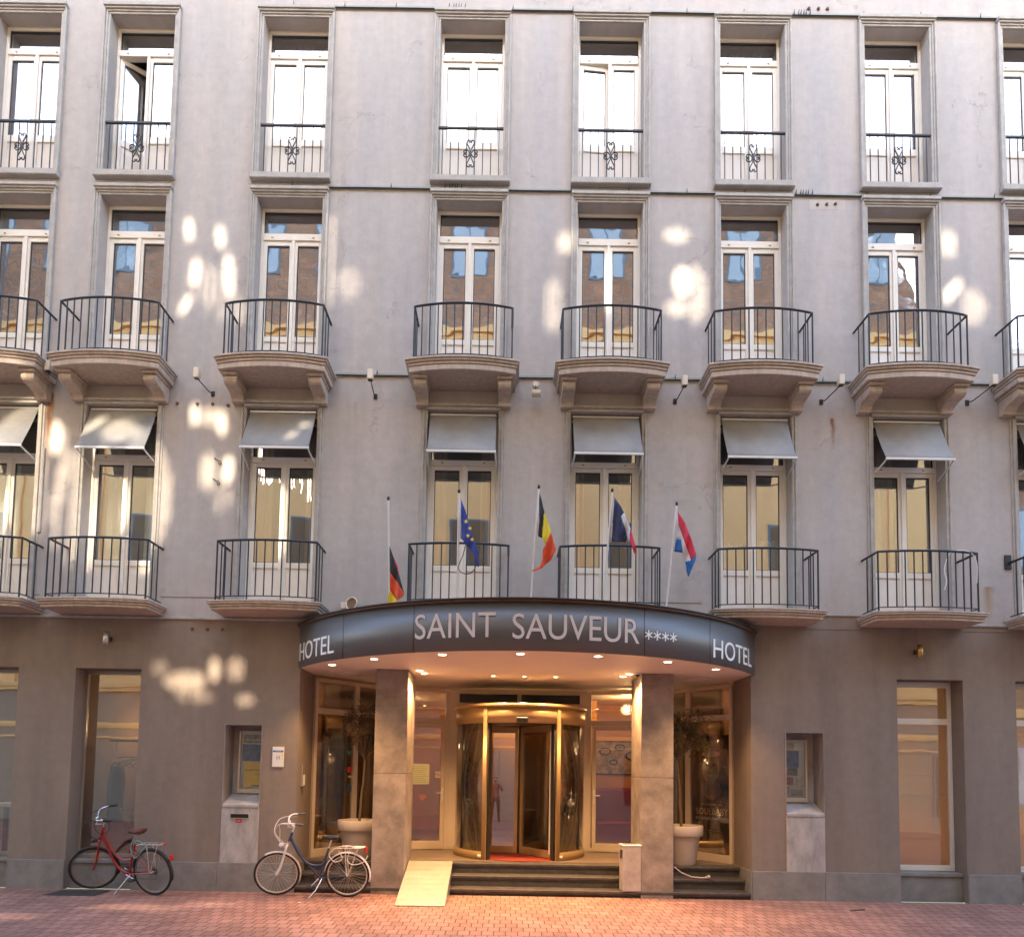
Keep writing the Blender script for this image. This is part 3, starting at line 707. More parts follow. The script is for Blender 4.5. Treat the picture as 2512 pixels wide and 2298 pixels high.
def arc_text(body, a0, a1, z0, h, m, spacing=1.0, name='lettering', th=0.008):
    wdt = (a1 - a0) * RC; vs, fs = fit_text(body, wdt, h, spacing)
    b = solid(vs, fs, lambda u, v, d: can(a0 + u / RC, d + 0.001, z0 + v), th)
    return b.build(name, m, canopy)
TXT = []   # angles are filled below
arc_text('SAINT', -0.380, -0.112, 3.835, 0.350, M_LETTER, 1.02)
arc_text('SAUVEUR', -0.060, 0.352, 3.815, 0.350, M_LETTER, 1.0)
arc_text('HOTEL', -1.020, -0.74, 3.755, 0.29, M_LETTERW)
arc_text('HOTEL', 0.677, 0.980, 3.755, 0.285, M_LETTERW)
for k in range(4):
    b = B(); a0 = 0.387 + k * 0.0325; zc = 3.96
    for q in range(3):
        th = PI / 2 + q * PI / 3
        ux, uz = math.cos(th), math.sin(th); px, pz = -uz * 0.0085, ux * 0.0085; L_ = 0.066
        pts = [(-ux * L_ - px, -uz * L_ - pz), (ux * L_ - px, uz * L_ - pz), (ux * L_ + px, uz * L_ + pz), (-ux * L_ + px, -uz * L_ + pz)]
        d1 = 0.008 + q * 0.0006
        b.add([can(a0 + x / RC, d1, zc + z) for x, z in pts] + [can(a0 + x / RC, 0.001, zc + z) for x, z in pts], [(0, 1, 2, 3), (7, 6, 5, 4), (0, 4, 5, 1), (1, 5, 6, 2), (2, 6, 7, 3), (3, 7, 4, 0)])
    b.build('star', M_LETTERW, canopy)

# downlights
def spot(x, y, z, e, ang=95, blend=0.8, col=(1.0, 0.56, 0.23), parent=None):
    l = bpy.data.lights.new('downlight_lamp', 'SPOT'); l.energy = e; l.spot_size = R(ang); l.spot_blend = blend; l.color = col; l.shadow_soft_size = 0.05
    o = bpy.data.objects.new('downlight_lamp', l); COL.objects.link(o); o.location = (x, y, z)
    if parent: o.parent = parent
    return o
def downlight(x, y, e, r=0.055, ang=110):
    z = ZB + 0.002
    b = B(); b.lathe([(r + 0.022, z), (r + 0.022, z - 0.008), (r, z - 0.008), (r, z)], x, y, 20)
    d = b.build('downlight', M_WHITE, canopy)
    q = B(); q.lathe([(0.0005, z - 0.003), (r, z - 0.003)], x, y, 20); q.build('bulb', M_LAMP, d)
    spot(x, y, z - 0.03, e, ang, parent=d)
for a_ in (-0.86, -0.60, -0.31, -0.035, 0.235, 0.52, 0.80):
    p_ = can(a_, -0.28); downlight(p_[0], p_[1], 28)
for x, y in ((-1.42, 0.10), (-1.38, 0.42), (2.07, 0.10), (2.02, 0.42)): downlight(x, y, 34, ang=120)
for x in (-0.20, 0.34, 0.88): downlight(x, 0.62, 18, r=0.035)
for x in (-2.75, 3.33):
    b = B(); z = ZB
    for k, r in enumerate((0.10, 0.16, 0.22)): b.lathe([(r, z + .002), (r, z - 0.012), (r - 0.03, z - 0.02), (r - 0.035, z + .002)], x, 0.62, 28)
    b.build('air_vent', M_SOFFIT, canopy)

# glazed entrance wall
PTS = [(NL + .02, 0.9), (-2.42, 2.20), (-1.07, 2.55), (1.66, 2.55), (3.08, 2.20), (NRt - .02, 0.9)]
ZF = 0.455; ZC = 3.60
def wseg(p, q, z0, z1, u0=0.0, u1=1.0, t0=-0.035, t1=0.035, b=None, L_abs=None):
    """box standing on plan segment p-q between fractions u0..u1 (or metres)"""
    b = b or B()
    P, Q = Vector(p), Vector(q); d = (Q - P); L_ = d.length; d.normalize(); nn = Vector((d.y, -d.x))   # nn points to street
    a, c = (P + d * u0), (P + d * u1)
    pts = [a + nn * t1 * -1, c + nn * t1 * -1, c + nn * -t0, a + nn * -t0]
    b.prism([(v.x, v.y) for v in pts], z0, z1)
    return b
def seglen(p, q): return (Vector(q) - Vector(p)).length
M_DOORF = mat('beige_door_frame', (0.60, 0.50, 0.40), 0.42)
# side shop windows
for (p, q, side) in ((PTS[0], PTS[1], 'L'), (PTS[4], PTS[5], 'R')):
    L_ = seglen(p, q)
    outer = 0.0 if side == 'L' else L_
    b = B()
    wseg(p, q, ZF, ZC, 0, 0.06, b=b); wseg(p, q, ZF, ZC, L_ - 0.06, L_, b=b)
    wseg(p, q, ZF, ZF + 0.14, 0.06, L_ - 0.06, b=b); wseg(p, q, ZC - 0.05, ZC + 0.02, 0.06, L_ - 0.06, b=b)
    um = 0.98 if side == 'L' else L_ - 0.98
    wseg(p, q, ZF + .14, ZC - .05, um - 0.055, um + 0.055, b=b)
    if side == 'L': wseg(p, q, 2.98, 3.08, 0.06, um - 0.055, b=b); wseg(p, q, 2.98, 3.08, um + .055, L_ - .06, b=b)
    else: wseg(p, q, 2.98, 3.08, um + 0.055, L_ - 0.06, b=b); wseg(p, q, 2.98, 3.08, .06, um - .055, b=b)
    wobj = b.build('shop_window', M_DOORF, hotel, bevel=0.004)
    q_ = wseg(p, q, ZF + 0.13, ZC - 0.04, 0.05, L_ - 0.05, -0.004, 0.004); q_.build('pane', M_SHOP, wobj)
# door segments
for (p, q, side) in ((PTS[1], PTS[2], 'L'), (PTS[3], PTS[4], 'R')):
    L_ = seglen(p, q)
    b = B()
    wseg(p, q, ZF, ZC, 0, 0.08, b=b); wseg(p, q, ZF, ZC, L_ - 0.10, L_, b=b)
    um = 0.42 if side == 'L' else L_ - 0.42
    wseg(p, q, ZF, ZC, um - 0.04, um + 0.04, b=b)
    wseg(p, q, 2.93, 3.03, 0.08, L_ - 0.10, t0=-.034, t1=.034, b=b); wseg(p, q, ZC - 0.05, ZC + .02, 0.08, L_ - .1, t0=-.034, t1=.034, b=b)
    wseg(p, q, ZF, ZF + 0.07, 0.08, L_ - .1, t0=-.034, t1=.034, b=b)
    dframe = b.build('entrance_frame', M_DOORF, hotel, bevel=0.004)
    wseg(p, q, ZF + 0.05, ZC - 0.04, 0.05, L_ - 0.08, -0.003, 0.003).build('pane', M_SHOP, dframe)
    d0, d1 = (um + 0.045, L_ - 0.105) if side == 'L' else (0.105, um - 0.045)
    b = B(); s_ = 0.075
    wseg(p, q, ZF + .01, 2.92, d0, d0 + s_, -0.05, -0.012, b=b); wseg(p, q, ZF + .01, 2.92, d1 - s_, d1, -0.05, -0.012, b=b)
    wseg(p, q, 2.92 - s_ - .01, 2.92, d0 + s_, d1 - s_, -0.05, -0.012, b=b); wseg(p, q, ZF + .01, ZF + .17, d0 + s_, d1 - s_, -0.05, -0.012, b=b)
    door = b.build('door', M_DOORF, hotel, bevel=0.004)
    hu = d1 - 0.04 if side == 'L' else d0 + 0.04
    b = B(); wseg(p, q, 1.40, 1.66, hu - 0.018, hu + 0.018, -0.062, -0.051, b=b)
    wseg(p, q, 1.545, 1.565, hu - (0.12 if side == 'L' else -0.0), hu + (0.0 if side == 'L' else 0.12), -0.10, -0.085, b=b)
    wseg(p, q, 1.545, 1.565, hu - .01, hu + .01, -0.10, -0.062, b=b)
    b.build('handle', M_ALUW, door, bevel=0.003)
# centre segment above the drum: transom with dark panels
b = B()
b.box(-1.07, 1.66, 2.52, 2.58, 3.53, 3.62); b.box(-1.07, 1.66, 2.52, 2.58, 3.30, 3.355); b.box(0.255, 0.335, 2.52, 2.58, 3.355, 3.53)
b.box(-1.10, -0.90, 2.515, 2.58, ZF, 3.53); b.box(1.50, 1.69, 2.515, 2.58, ZF, 3.53)
cf = b.build('entrance_frame', M_DOORF, hotel, bevel=0.004)
b = B(); b.box(-0.9, 0.255, 2.53, 2.55, 3.355, 3.53); b.box(0.335, 1.50, 2.53, 2.55, 3.355, 3.53); b.build('dark_panel', M_BLACK, cf)
b = B(); b.box(-0.9, 1.5, 2.56, 2.57, 3.1, 3.30); b.build('back_panel', M_DARKMET, cf)

b = B()
for p, q in ((PTS[0], PTS[1]), (PTS[4], PTS[5])): wseg(p, q, 0.46, 3.61, -0.3, seglen(p, q) + 0.35, -1.0, -0.9, b=b) if False else None
b.prism([(-3.42, 1.75), (-2.55, 2.95), (-2.47, 2.90), (-3.34, 1.68)], 0.46, 3.61); b.prism([(4.10, 1.75), (3.24, 2.95), (3.16, 2.90), (4.02, 1.68)], 0.46, 3.61)
b.build('bay_backdrop', mat('dark_backdrop', (0.10, 0.055, 0.035), 0.6, var=.3, vscale=2), hotel)  # dark sheets added behind the side bays to keep the lobby glow out
# revolving door
DX, DY, DR = 0.315, 1.95, 1.225
def dp(a, r, z): return (DX + r * math.sin(a), DY - r * math.cos(a), z)     # a=0 faces the street
def dstrip(r0, r1, z0, z1, a0, a1, n=40):
    b = B(); vs = []
    for k in range(n + 1):
        a = a0 + (a1 - a0) * k / n; vs += [dp(a, r1, z0), dp(a, r1, z1), dp(a, r0, z1), dp(a, r0, z0)]
    fs = [(4 * k + j, 4 * k + 4 + j, 4 * k + 4 + (j + 1) % 4, 4 * k + (j + 1) % 4) for k in range(n) for j in range(4)]
    b.add(vs, fs, 0, True); b.add(vs[:4], [(0, 1, 2, 3)]); b.add(vs[-4:], [(3, 2, 1, 0)])
    return b
A0 = R(32); A1 = R(125)
rd = dstrip(DR - 0.04, DR, 2.855, 3.14, -PI, PI, 72).build('revolving_door', M_BRONZE, hotel)
dstrip(DR - 0.10, DR + 0.03, 3.14, 3.20, -PI, PI, 72).build('drum_rim', M_BRONZE, rd)
dstrip(0.02, DR - 0.02, 3.08, 3.12, -PI, PI, 48).build('drum_ceiling', M_DARKMET, rd)
dstrip(0.02, DR - 0.05, 2.87, 2.885, -PI, PI, 48).build('drum_ceiling', M_DARKMET, rd)
for s_ in (-1, 1):
    dstrip(DR - 0.04, DR, ZF, 0.60, s_ * A0, s_ * A1).build('drum_base', M_BRONZE, rd)
    dstrip(DR - 0.022, DR - 0.014, 0.60, 2.86, s_ * A0, s_ * A1).build('drum_glass', M_CLEAR, rd)
    q = dstrip(DR - 0.05, DR + 0.012, ZF, 3.14, s_ * A0 - 0.025, s_ * A0 + 0.035, 2); q.build('door_post', M_BRONZE, rd)
    q = dstrip(DR - 0.13, DR - 0.03, ZF, 2.87, s_ * (A0 - 0.055), s_ * (A0 - 0.028), 1); q.build('door_seal', M_DARKMET, rd)
    for aa in (R(62), R(92)):
        q = dstrip(DR - 0.03, DR - 0.008, 0.6, 2.86, s_ * aa - 0.006, s_ * aa + 0.006, 1); q.build('glass_joint', M_BLACK, rd)
    q = dstrip(DR, DR + 0.004, 0.49, 0.545, s_ * (A0 + 0.035) + (-0.0), s_ * (A0 + 0.035) + s_ * 0.06, 2); q.build('sticker', M_WHITE, rd)
b = B(); b.tube([(DX, DY, ZF), (DX, DY, 2.87)], 0.035, 12); b.build('centre_post', M_DARKMET, rd)
for a in (R(-90), R(33), R(153)):
    ux, uy = math.sin(a), -math.cos(a)
    def wp(r, t): return (DX + ux * r - uy * t, DY + uy * r + ux * t)
    def wbox(b, r0, r1, z0, z1, t=0.022): b.prism([wp(r0, -t), wp(r1, -t), wp(r1, t), wp(r0, t)], z0, z1)
    b = B(); r0, r1 = 0.04, DR - 0.07
    wbox(b, r0, r0 + 0.06, ZF + .02, 2.84); wbox(b, r1 - 0.06, r1, ZF + .02, 2.84); wbox(b, r0 + .06, r1 - .06, 2.73, 2.84); wbox(b, r0 + .06, r1 - .06, ZF + .02, ZF + .15)
    lf = b.build('door_leaf', M_BRONZE, rd, bevel=0.003)
    b = B(); wbox(b, r0 + .05, r1 - .05, ZF + .14, 2.74, 0.004); b.build('pane', glass('leaf_glass_%d' % round(math.degrees(a)), refl=0.34 if a < 0 else 0.12, wav=0.0001), lf)
    b = B(); b.tube([(*wp(r1 - 0.11, -0.06), ZF + .1), (*wp(r1 - 0.11, -0.06), 2.72)], 0.014, 8); b.build('push_bar', M_ALUW, lf)
b = B(); b.box(DX - 0.10, DX + 0.10, DY - DR - 0.05, DY - DR - 0.004, 2.86, 2.95); b.build('sensor', M_BLACK, rd, bevel=0.01)

# lobby behind
b = B()
b.box(-3.5, 4.2, 7.0, 7.1, 0.3, 3.7); b.box(-3.52, -3.42, 0.95, 7.0, 0.3, 3.7); b.box(4.10, 4.2, 0.95, 7.0, 0.3, 3.7)
b.box(1.95, 2.05, 4.2, 7.0, 0.455, 3.6)
b.build('lobby_wall', M_LOBBY, hotel)
b = B(); b.box(-3.5, 4.2, 2.6, 7.0, 3.62, 3.68); b.build('lobby_ceiling', M_SOFFIT, hotel)
b = B(); b.box(-0.1, 0.95, 6.93, 7.0, 0.455, 2.55); b.box(1.0, 1.08, 6.9, 7.0, .455, 2.65); b.box(-0.23, -0.15, 6.9, 7.0, .455, 2.65); b.build('inner_door', M_WOOD, hotel, bevel=0.004)
for x, y, e in ((0.3, 4.0, 7), (2.6, 3.5, 7), (-2.2, 4.6, 1), (0.6, 6.0, 7)):
    l = bpy.data.lights.new('lobby_lamp', 'POINT'); l.energy = e; l.color = (1.0, 0.60, 0.24); l.shadow_soft_size = 0.12
    o = bpy.data.objects.new('lobby_lamp', l); COL.objects.link(o); o.location = (x, y, 3.35); o.parent = hotel
    b = B(); b.ball((x, y, 3.35), 0.06); b.build('ceiling_lamp', M_LAMP, hotel)
for x, y, z, e in ((-6.4, 2.4, 2.75, 5), (-8.7, 2.2, 2.75, 5), (6.65, 1.5, 1.80, 1.8), (8.8, 1.5, 1.80, 1.8)):
    l = bpy.data.lights.new('room_lamp', 'POINT'); l.energy = e; l.color = (1.0, 0.60, 0.28); l.shadow_soft_size = 0.1
    o = bpy.data.objects.new('room_lamp', l); COL.objects.link(o); o.location = (x, y, z); o.parent = hotel
    if x < 0:
        b = B(); b.tube([(x - 0.14, y, z), (x + 0.14, y, z)], 0.02, 8); b.build('ceiling_lamp', M_LAMP, hotel)

# ------------------------------------------------------------------ building across the street (behind the camera; seen in the glass)
YO = -13.6
opp = thing('brick_building', 'brick house front with cream lower storeys across the street, seen mirrored, with added light holes', 'building', (0, YO, 0))
RISE = 13.6 * math.tan(R(SUN_EL))
def rect(x0, x1, z0, z1): return (x0, x1, z0, z1, None)
gaps = []  # holes added in the house front to throw sun patches on the hotel
def gap(x, z, rx, rz, ang=0.0):
    z += RISE; hx = math.sqrt((rx * math.cos(ang)) ** 2 + (rz * math.sin(ang)) ** 2) + .01; hz = math.sqrt((rx * math.sin(ang)) ** 2 + (rz * math.cos(ang)) ** 2) + .01
    gaps.insert(0, (x - hx, x + hx, z - hz, z + hz, (x, z, rx, rz, ang)))
def slits(x, z, rx, rz, ang=0.0, wslit=0.045, pitch=0.084):
    wslit *= 0.68
    """narrow upright cuts inside an ellipse, added to let dimmed sunlight through"""
    k = -int(rx / pitch)
    while k * pitch <= rx:
        u = k * pitch
        hh = rz * math.sqrt(max(0, 1 - (u / rx) ** 2)) if abs(u) < rx else 0
        if hh > 0.04: gaps.append(rect(x + u - wslit / 2, x + u + wslit / 2, z + RISE - hh, z + RISE + hh))
        k += 1
gap(-5.56, 11.21, .055, .23, R(3)); gap(-5.02, 11.09, .06, .24, R(5)); gap(-5.42, 10.44, .065, .29, R(-5)); gap(-5.56, 9.87, .05, .23, R(-25)); gap(-4.84, 10.38, .07, .44, R(4))
slits(-5.16, 10.2, .17, .42, wslit=.03, pitch=.12); slits(-4.75, 9.75, .2, .3, wslit=.03)
gap(2.93, 10.42, .14, .27); slits(3.13, 10.20, .22, .52, wslit=.04); slits(2.86, 9.95, .20, .16, wslit=.05); slits(2.83, 11.25, .22, .12, wslit=.06)
gap(7.55, 10.33, .075, .26, R(-38)); slits(7.85, 10.05, .26, .32, wslit=.035); slits(7.50, 11.18, .17, .24, wslit=.05)
slits(0.93, 11.08, .13, .2, wslit=.05); gap(1.66, 10.62, .030, .62, R(-1)); slits(0.72, 9.95, .14, .5, wslit=.03); slits(-3.1, 10.7, .08, .8, wslit=.035); slits(-2.8, 10.3, .2, .3, wslit=.02)
gap(-5.31, 7.93, .065, .20, R(3)); gap(-4.86, 7.80, .065, .23, R(5)); slits(-5.07, 7.9, .12, .16, wslit=.05); gap(-4.72, 6.98, .075, .26, R(-4)); slits(-5.05, 6.95, .12, .34, wslit=.05); slits(-4.85, 6.5, .2, .26, wslit=.03)
gap(-6.98, 7.62, .07, .30, R(-35)); slits(-6.5, 7.5, .3, .3, wslit=.05); gap(-3.42, 7.70, .07, .07); gap(-3.60, 7.42, .035, .16, R(-25))
slits(-8.0, 7.0, .60, 1.2, wslit=.04); slits(-7.3, 6.3, .35, 1.0, wslit=.035); slits(-6.2, 6.5, .55, 1.1, wslit=.04); slits(-8.9, 6.9, .3, 1.0, wslit=.05); gap(-6.65, 6.55, .12, .5); gap(-8.75, 6.4, .16, .5); slits(-3.95, 6.3, .16, .65, wslit=.06); gap(-7.65, 7.5, .10, .3)
gap(-4.80, 3.60, .075, .21); slits(-5.25, 3.40, .36, .17, R(0), wslit=.08); slits(-4.45, 3.62, .13, .19, wslit=.06); slits(-4.27, 3.11, .12, .08, wslit=.075); slits(-5.7, 3.62, .12, .14, wslit=.03); slits(-5.1, 3.15, .3, .08, wslit=.05)
# pavement patches (height shifted because the ground lies nearer than the facade)
def pave_gap(x, y, rx, ry, **k):
    z = (y - YO) * math.tan(R(SUN_EL)); 
    u = -int(rx / 0.11)
    while u * 0.11 <= rx:
        hh = ry * 0.466 * math.sqrt(max(0, 1 - (u * .11 / rx) ** 2))
        if hh > 0.01: gaps.append(rect(x + u * .11 - .03, x + u * .11 + .03, z - hh, z + hh))
        u += 1
pave_gap(-5.2, -1.45, .7, .22); pave_gap(-6.9, -2.2, .9, .16); pave_gap(-4.2, -1.1, .5, .12)

_keep = []
for h in gaps:                                           # openings never overlap
    if all(h[1] + .01 < k[0] or h[0] - .01 > k[1] or h[3] + .01 < k[2] or h[2] - .01 > k[3] for k in _keep): _keep.append(h)
gaps = _keep
def plate(x0, x1, z0, z1, name, m, parent, x1b=None):
    hs = [h for h in gaps if h[2] > z0 and h[3] < z1]
    b = B(); zs = sorted(set([z0, z1] + [h[2] for h in hs] + [h[3] for h in hs]))
    for za, zb in zip(zs[:-1], zs[1:]):
        zc = (za + zb) / 2; cut = sorted((h[0], h[1]) for h in hs if h[2] < zc < h[3]); x = x0
        for c0_, c1_ in cut:
            b.add([(x, 0, za), (c0_, 0, za), (c0_, 0, zb), (x, 0, zb)], [(0, 1, 2, 3)]); x = c1_
        xe = lambda z: x1 if x1b is None else x1 + (x1b - x1) * (z - z0) / (z1 - z0)
        b.add([(x, 0, za), (xe(za), 0, za), (xe(zb), 0, zb), (x, 0, zb)], [(0, 1, 2, 3)])
    for h in hs:
        if h[4] is None: continue
        cx, cz, rx, rz, an = h[4]; hx, hz = h[1] - cx, h[3] - cz
        phs = sorted([2 * PI * k / 24 for k in range(24)] + [math.atan2(sz * hz, sx * hx) % (2 * PI) for sx in (-1, 1) for sz in (-1, 1)])
        I, O = [], []
        for ph in phs:
            r_ = 1 / math.sqrt((math.cos(ph - an) / rx) ** 2 + (math.sin(ph - an) / rz) ** 2); k_ = min(hx / max(1e-9, abs(math.cos(ph))), hz / max(1e-9, abs(math.sin(ph))))
            I.append((cx + r_ * math.cos(ph), 0, cz + r_ * math.sin(ph))); O.append((cx + k_ * math.cos(ph), 0, cz + k_ * math.sin(ph)))
        n_ = len(I); b.add(I + O, [(k, (k + 1) % n_, n_ + (k + 1) % n_, n_ + k) for k in range(n_)])
    o = b.build(name, m, parent); md = o.modifiers.new('thick', 'SOLIDIFY'); md.thickness = .03; md.offset = 0
    return o
ZSP = 18.2
plate(-45, 17.0, 0, 4.6, 'base_wall', M_WHITEW, opp)
plate(-45, 17.0, 4.6, ZSP, 'lower_storeys', M_CREAMW, opp)
plate(-45, 15.6, ZSP, 23.6, 'brick_wall', M_BRICK, opp, x1b=13.6)
# mouldings
b = B()
for z0, z1, d in ((17.55, 17.8, .10), (17.8, 18.0, .22), (18.0, 18.2, .34), (4.6, 4.75, .12), (4.75, 4.9, .2), (3.3, 3.38, .05), (3.38, 3.5, .09), (2.9, 2.96, .05)):
    segs = [(-45, 17.0)] 
    x = -45
    for h in sorted(h for h in gaps if h[2] < z1 + d * .5 + .02 and h[3] > z0 - .02):
        if h[0] > x: b.box(x, h[0], 0.016, d, z0, z1)
        x = max(x, h[1])
    b.box(x, 17.0, 0.016, d, z0, z1)
# (thin rails only)
# leave the light gaps free: mouldings only where no gap passes
mo = b.build('cornice', M_CREAMW, opp)
# mirrored windows of the brick storeys and below
M_PALE = mat('pale_pane', (0.44, 0.46, 0.48), 0.3, spec=0.3)
M_OFR = mat('dark_window_frame', (0.16, 0.18, 0.20), 0.5)
M_SHUT = mat('brown_shutter', (.20, .12, .06), .85)
def owin(x, z, wd, h, m=M_PALE):
    for gp in gaps:
        if gp[0] < x + wd / 2 + .1 and gp[1] > x - wd / 2 - .1 and gp[2] < z + h + .1 and gp[3] > z - .1: return
    b = B(); b.box(x - wd / 2 - .08, x + wd / 2 + .08, 0.016, 0.05, z - .08, z + h + .08); wobj = b.build('window', M_OFR, opp)
    b = B(); b.box(x - wd / 2, x - .03, 0.052, 0.06, z, z + h); b.box(x + .03, x + wd / 2, 0.052, 0.06, z, z + h); b.build('pane', m, wobj)
for k in range(-11, 6):
    owin(k * 2.55 + 1.0, 20.4, 1.1, 1.9)
    owin(k * 5.8 + 1.9, 12.6, 1.2, 2.2, M_SHUT); owin(k * 5.8 + 4.4, 8.6, 1.2, 2.4, M_SHUT)
for k in range(-6, 4): owin(k * 4.6 + 2.6, 0.6, 1.8, 2.1, M_BLACK)
# ------------------------------------------------------------------ cables and conduits on the facade
def strip_cable(x0, z0, x1, z1, h, d, label, clips, cat='cable', clusters=(), m=None):
    t = thing('wall_cable', label, cat, ((x0 + x1) / 2, 0, (z0 + z1) / 2), 'cables running along the facade')
    r = t.location
    b = B(); n = 24; rnd = random.Random(int(z0 * 10))
    zz = [z0 + (z1 - z0) * k / n + rnd.uniform(-.004, .004) for k in range(n + 1)]
    for k in range(n):
        xa = x0 + (x1 - x0) * k / n; xb = x0 + (x1 - x0) * (k + 1) / n
        vs = [(xa, -d, zz[k]), (xb, -d, zz[k + 1]), (xb, -d, zz[k + 1] + h), (xa, -d, zz[k] + h), (xa, 0, zz[k]), (xb, 0, zz[k + 1]), (xb, 0, zz[k + 1] + h), (xa, 0, zz[k] + h)]
        b.add(vs, [(0, 1, 2, 3), (0, 4, 5, 1), (3, 2, 6, 7)])
    b.build('cover_strip', m or M_CAB, t, root=r)
    b = B()
    for k in range(6 * n // 6): pass
    b.tube([(x0 + (x1 - x0) * k / n, -d - 0.004, zz[k] - 0.008) for k in range(n + 1)], 0.009, 6)
    b.build('cable', M_BLACK, t, root=r)
    for x in clips:
        b = B(); zc = z0 + (z1 - z0) * (x - x0) / (x1 - x0)
        b.tube([(x, -d, zc + h * .3), (x + .004, -d - .012, zc + h + 0.05)], [0.012, 0.003], 5); b.build('clip', M_BLACK, t, root=r)
    for x in clusters:
        zc = z0 + (z1 - z0) * (x - x0) / (x1 - x0)
        for q in (-.12, -.04, 0.0, .05, .09, .16): b = B(); b.tube([(x + q, -d, zc + h * .3), (x + q + .006, -d - .015, zc + h + 0.055)], [0.014, 0.004], 5); b.build('clip', M_BLACK, t, root=r)
M_CAB = mat('painted_conduit', (0.30, 0.32, 0.29), 0.6, var=0.1)
strip_cable(-4.07, 15.33, 13.0, 15.30, 0.035, 0.03, 'long grey cable strip with black clips above the top row of windows', [-3.9, -3.0, -2.1, -.05, 1.0, 2.0, 3.0, 4.0, 5.0, 6.1, 7.1, 8.15], clusters=(-1.05, 5.0))
strip_cable(-4.0, 12.00, 13.0, 11.99, 0.03, 0.03, 'long grey cable strip with black clips below the top row of sills', [-3.8, -2.1, 1.0, 2.0, 3.0, 4.0, 6.1, 7.2, 8.3], clusters=(-1.05, 5.0))
strip_cable(-2.95, 8.66, 13.0, 8.68, 0.035, 0.03, 'grey cable strip passing between the upper balcony slabs', [-2.25, 2.8, 5.3])

# ------------------------------------------------------------------ floodlights on arms
def floodlight(fx, fz, bx, bz, label, scl=1.0):
    t = thing('floodlight', label, 'floodlight', (bx, 0, bz), 'small floodlights on arms between the balconies')
    r = t.location
    hy = -0.36
    b = B(); b.tube([(bx, 0, bz), (bx + (fx - bx) * .15, -0.1, bz - 0.02), (fx, hy + 0.03, fz - 0.06)], 0.009, 6); b.build('arm', M_BLACK, t, root=r)
    b = B(); b.box(bx - .03, bx + .03, -0.02, 0, bz - .05, bz + .04); b.build('wall_plate', M_BLACK, t, root=r, bevel=.004)
    b = B(); b.box(fx - 0.045, fx + 0.045, hy - 0.035, hy + 0.07, fz - 0.07, fz + 0.10); b.build('lamp_head', M_CREAMP, t, root=r, bevel=0.008)
    b = B(); b.box(fx - 0.036, fx + 0.036, hy - 0.028, hy + 0.06, fz - 0.074, fz - 0.07); b.build('lamp_glass', M_BLACK, t, root=r)
floodlight(-7.61, 8.53, -7.78, 8.50, 'cream floodlight at far left between the first two upper balconies')
floodlight(-5.16, 8.45, -5.02, 8.30, 'cream floodlight on bare wall between second and third upper balconies')
floodlight(-2.30, 8.47, -2.27, 8.30, 'cream floodlight between third and fourth upper balconies')
floodlight(2.88, 8.45, 2.80, 8.30, 'cream floodlight between fifth and sixth upper balconies')
floodlight(5.46, 8.51, 5.28, 8.33, 'cream floodlight above a rust streak right of the sixth upper balcony')
floodlight(7.98, 8.55, 7.75, 8.36, 'cream floodlight right of the seventh upper balcony')
# old floodlight / camera above the flags
t = thing('security_camera', 'small beige camera hanging from a round wall mount above the centre flag', 'camera', (0.44, 0, 8.5)); r = t.location
b = B(); b.tube([(0.44, 0.0, 8.54), (0.44, -0.05, 8.54)], 0.05, 14); b.build('wall_mount', M_CREAMP, t, root=r)
b = B(); b.tube([(0.44, -0.04, 8.52), (0.43, -0.12, 8.42), (0.44, -0.16, 8.36)], 0.008, 6); b.build('arm', M_BLACK, t, root=r)
b = B(); b.box(0.37, 0.52, -0.24, -0.10, 8.27, 8.35); b.build('camera_body', M_CREAMP, t, root=r, bevel=0.015)
# hooks
for k, (x, z, lab) in enumerate(((-4.88, 7.13, 'upper rusty hook in the bare wall left of the third lower window'), (-4.89, 6.78, 'lower rusty hook in the bare wall left of the third lower window'))):
    b = B(); b.tube([(x - .07, 0, z + .05), (x - .06, -.03, z + .04), (x, -.04, z), (x + .04, -.04, z - .01), (x + .06, -.03, z - .05), (x + .03, -.03, z - .07), (x + .01, -.03, z - .03)], 0.008, 6)
    mark(b.build('wall_hook', M_BLACK), lab, 'hook', 'rusty wall hooks')
# speaker and box beside canopy
t = thing('loudspeaker', 'round beige loudspeaker perched behind the left end of the canopy', 'loudspeaker', (-2.52, -0.10, 4.70)); r = t.location
b = B(); a = Matrix.Rotation(R(70), 3, 'X') @ Matrix.Rotation(0, 3, 'Z')
prof = [(0.0, -0.10), (0.06, -0.10), (0.075, -0.02), (0.11, 0.03), (0.115, 0.05), (0.10, 0.055), (0.09, 0.03)]
tmp = MB(); tmp.lathe(prof, 0, 0, 24)
rot = Matrix.Rotation(R(-20), 3, 'Z') @ Matrix.Rotation(R(80), 3, 'X')
b.add([tuple(rot @ Vector(v) + Vector((-2.52, -0.14, 4.70))) for v in tmp.v], tmp.f, 0, True)
b.build('horn', M_CREAMP, t, root=r)
tmp = MB(); tmp.lathe([(0.0005, 0.02), (0.09, 0.03)], 0, 0, 20)
for k in range(3): tmp.lathe([(0.03 + k * .025, 0.034), (0.036 + k * .025, 0.034)], 0, 0, 20)
b = B(); b.add([tuple(rot @ Vector(v) + Vector((-2.52, -0.14, 4.70))) for v in tmp.v], tmp.f); b.build('grille', mat('brown_grille', (0.22, 0.13, 0.07), 0.6), t, root=r)
b = B(); b.box(-2.54, -2.50, -0.10, 0, 4.60, 4.70); b.build('bracket', M_CREAMP, t, root=r)
b = B(); b.box(-2.74, -2.65, -0.055, 0, 4.645, 4.755); mark(b.build('junction_box', M_CREAMP, bevel=0.008), 'small cream junction box on the wall left of the round loudspeaker', 'box')
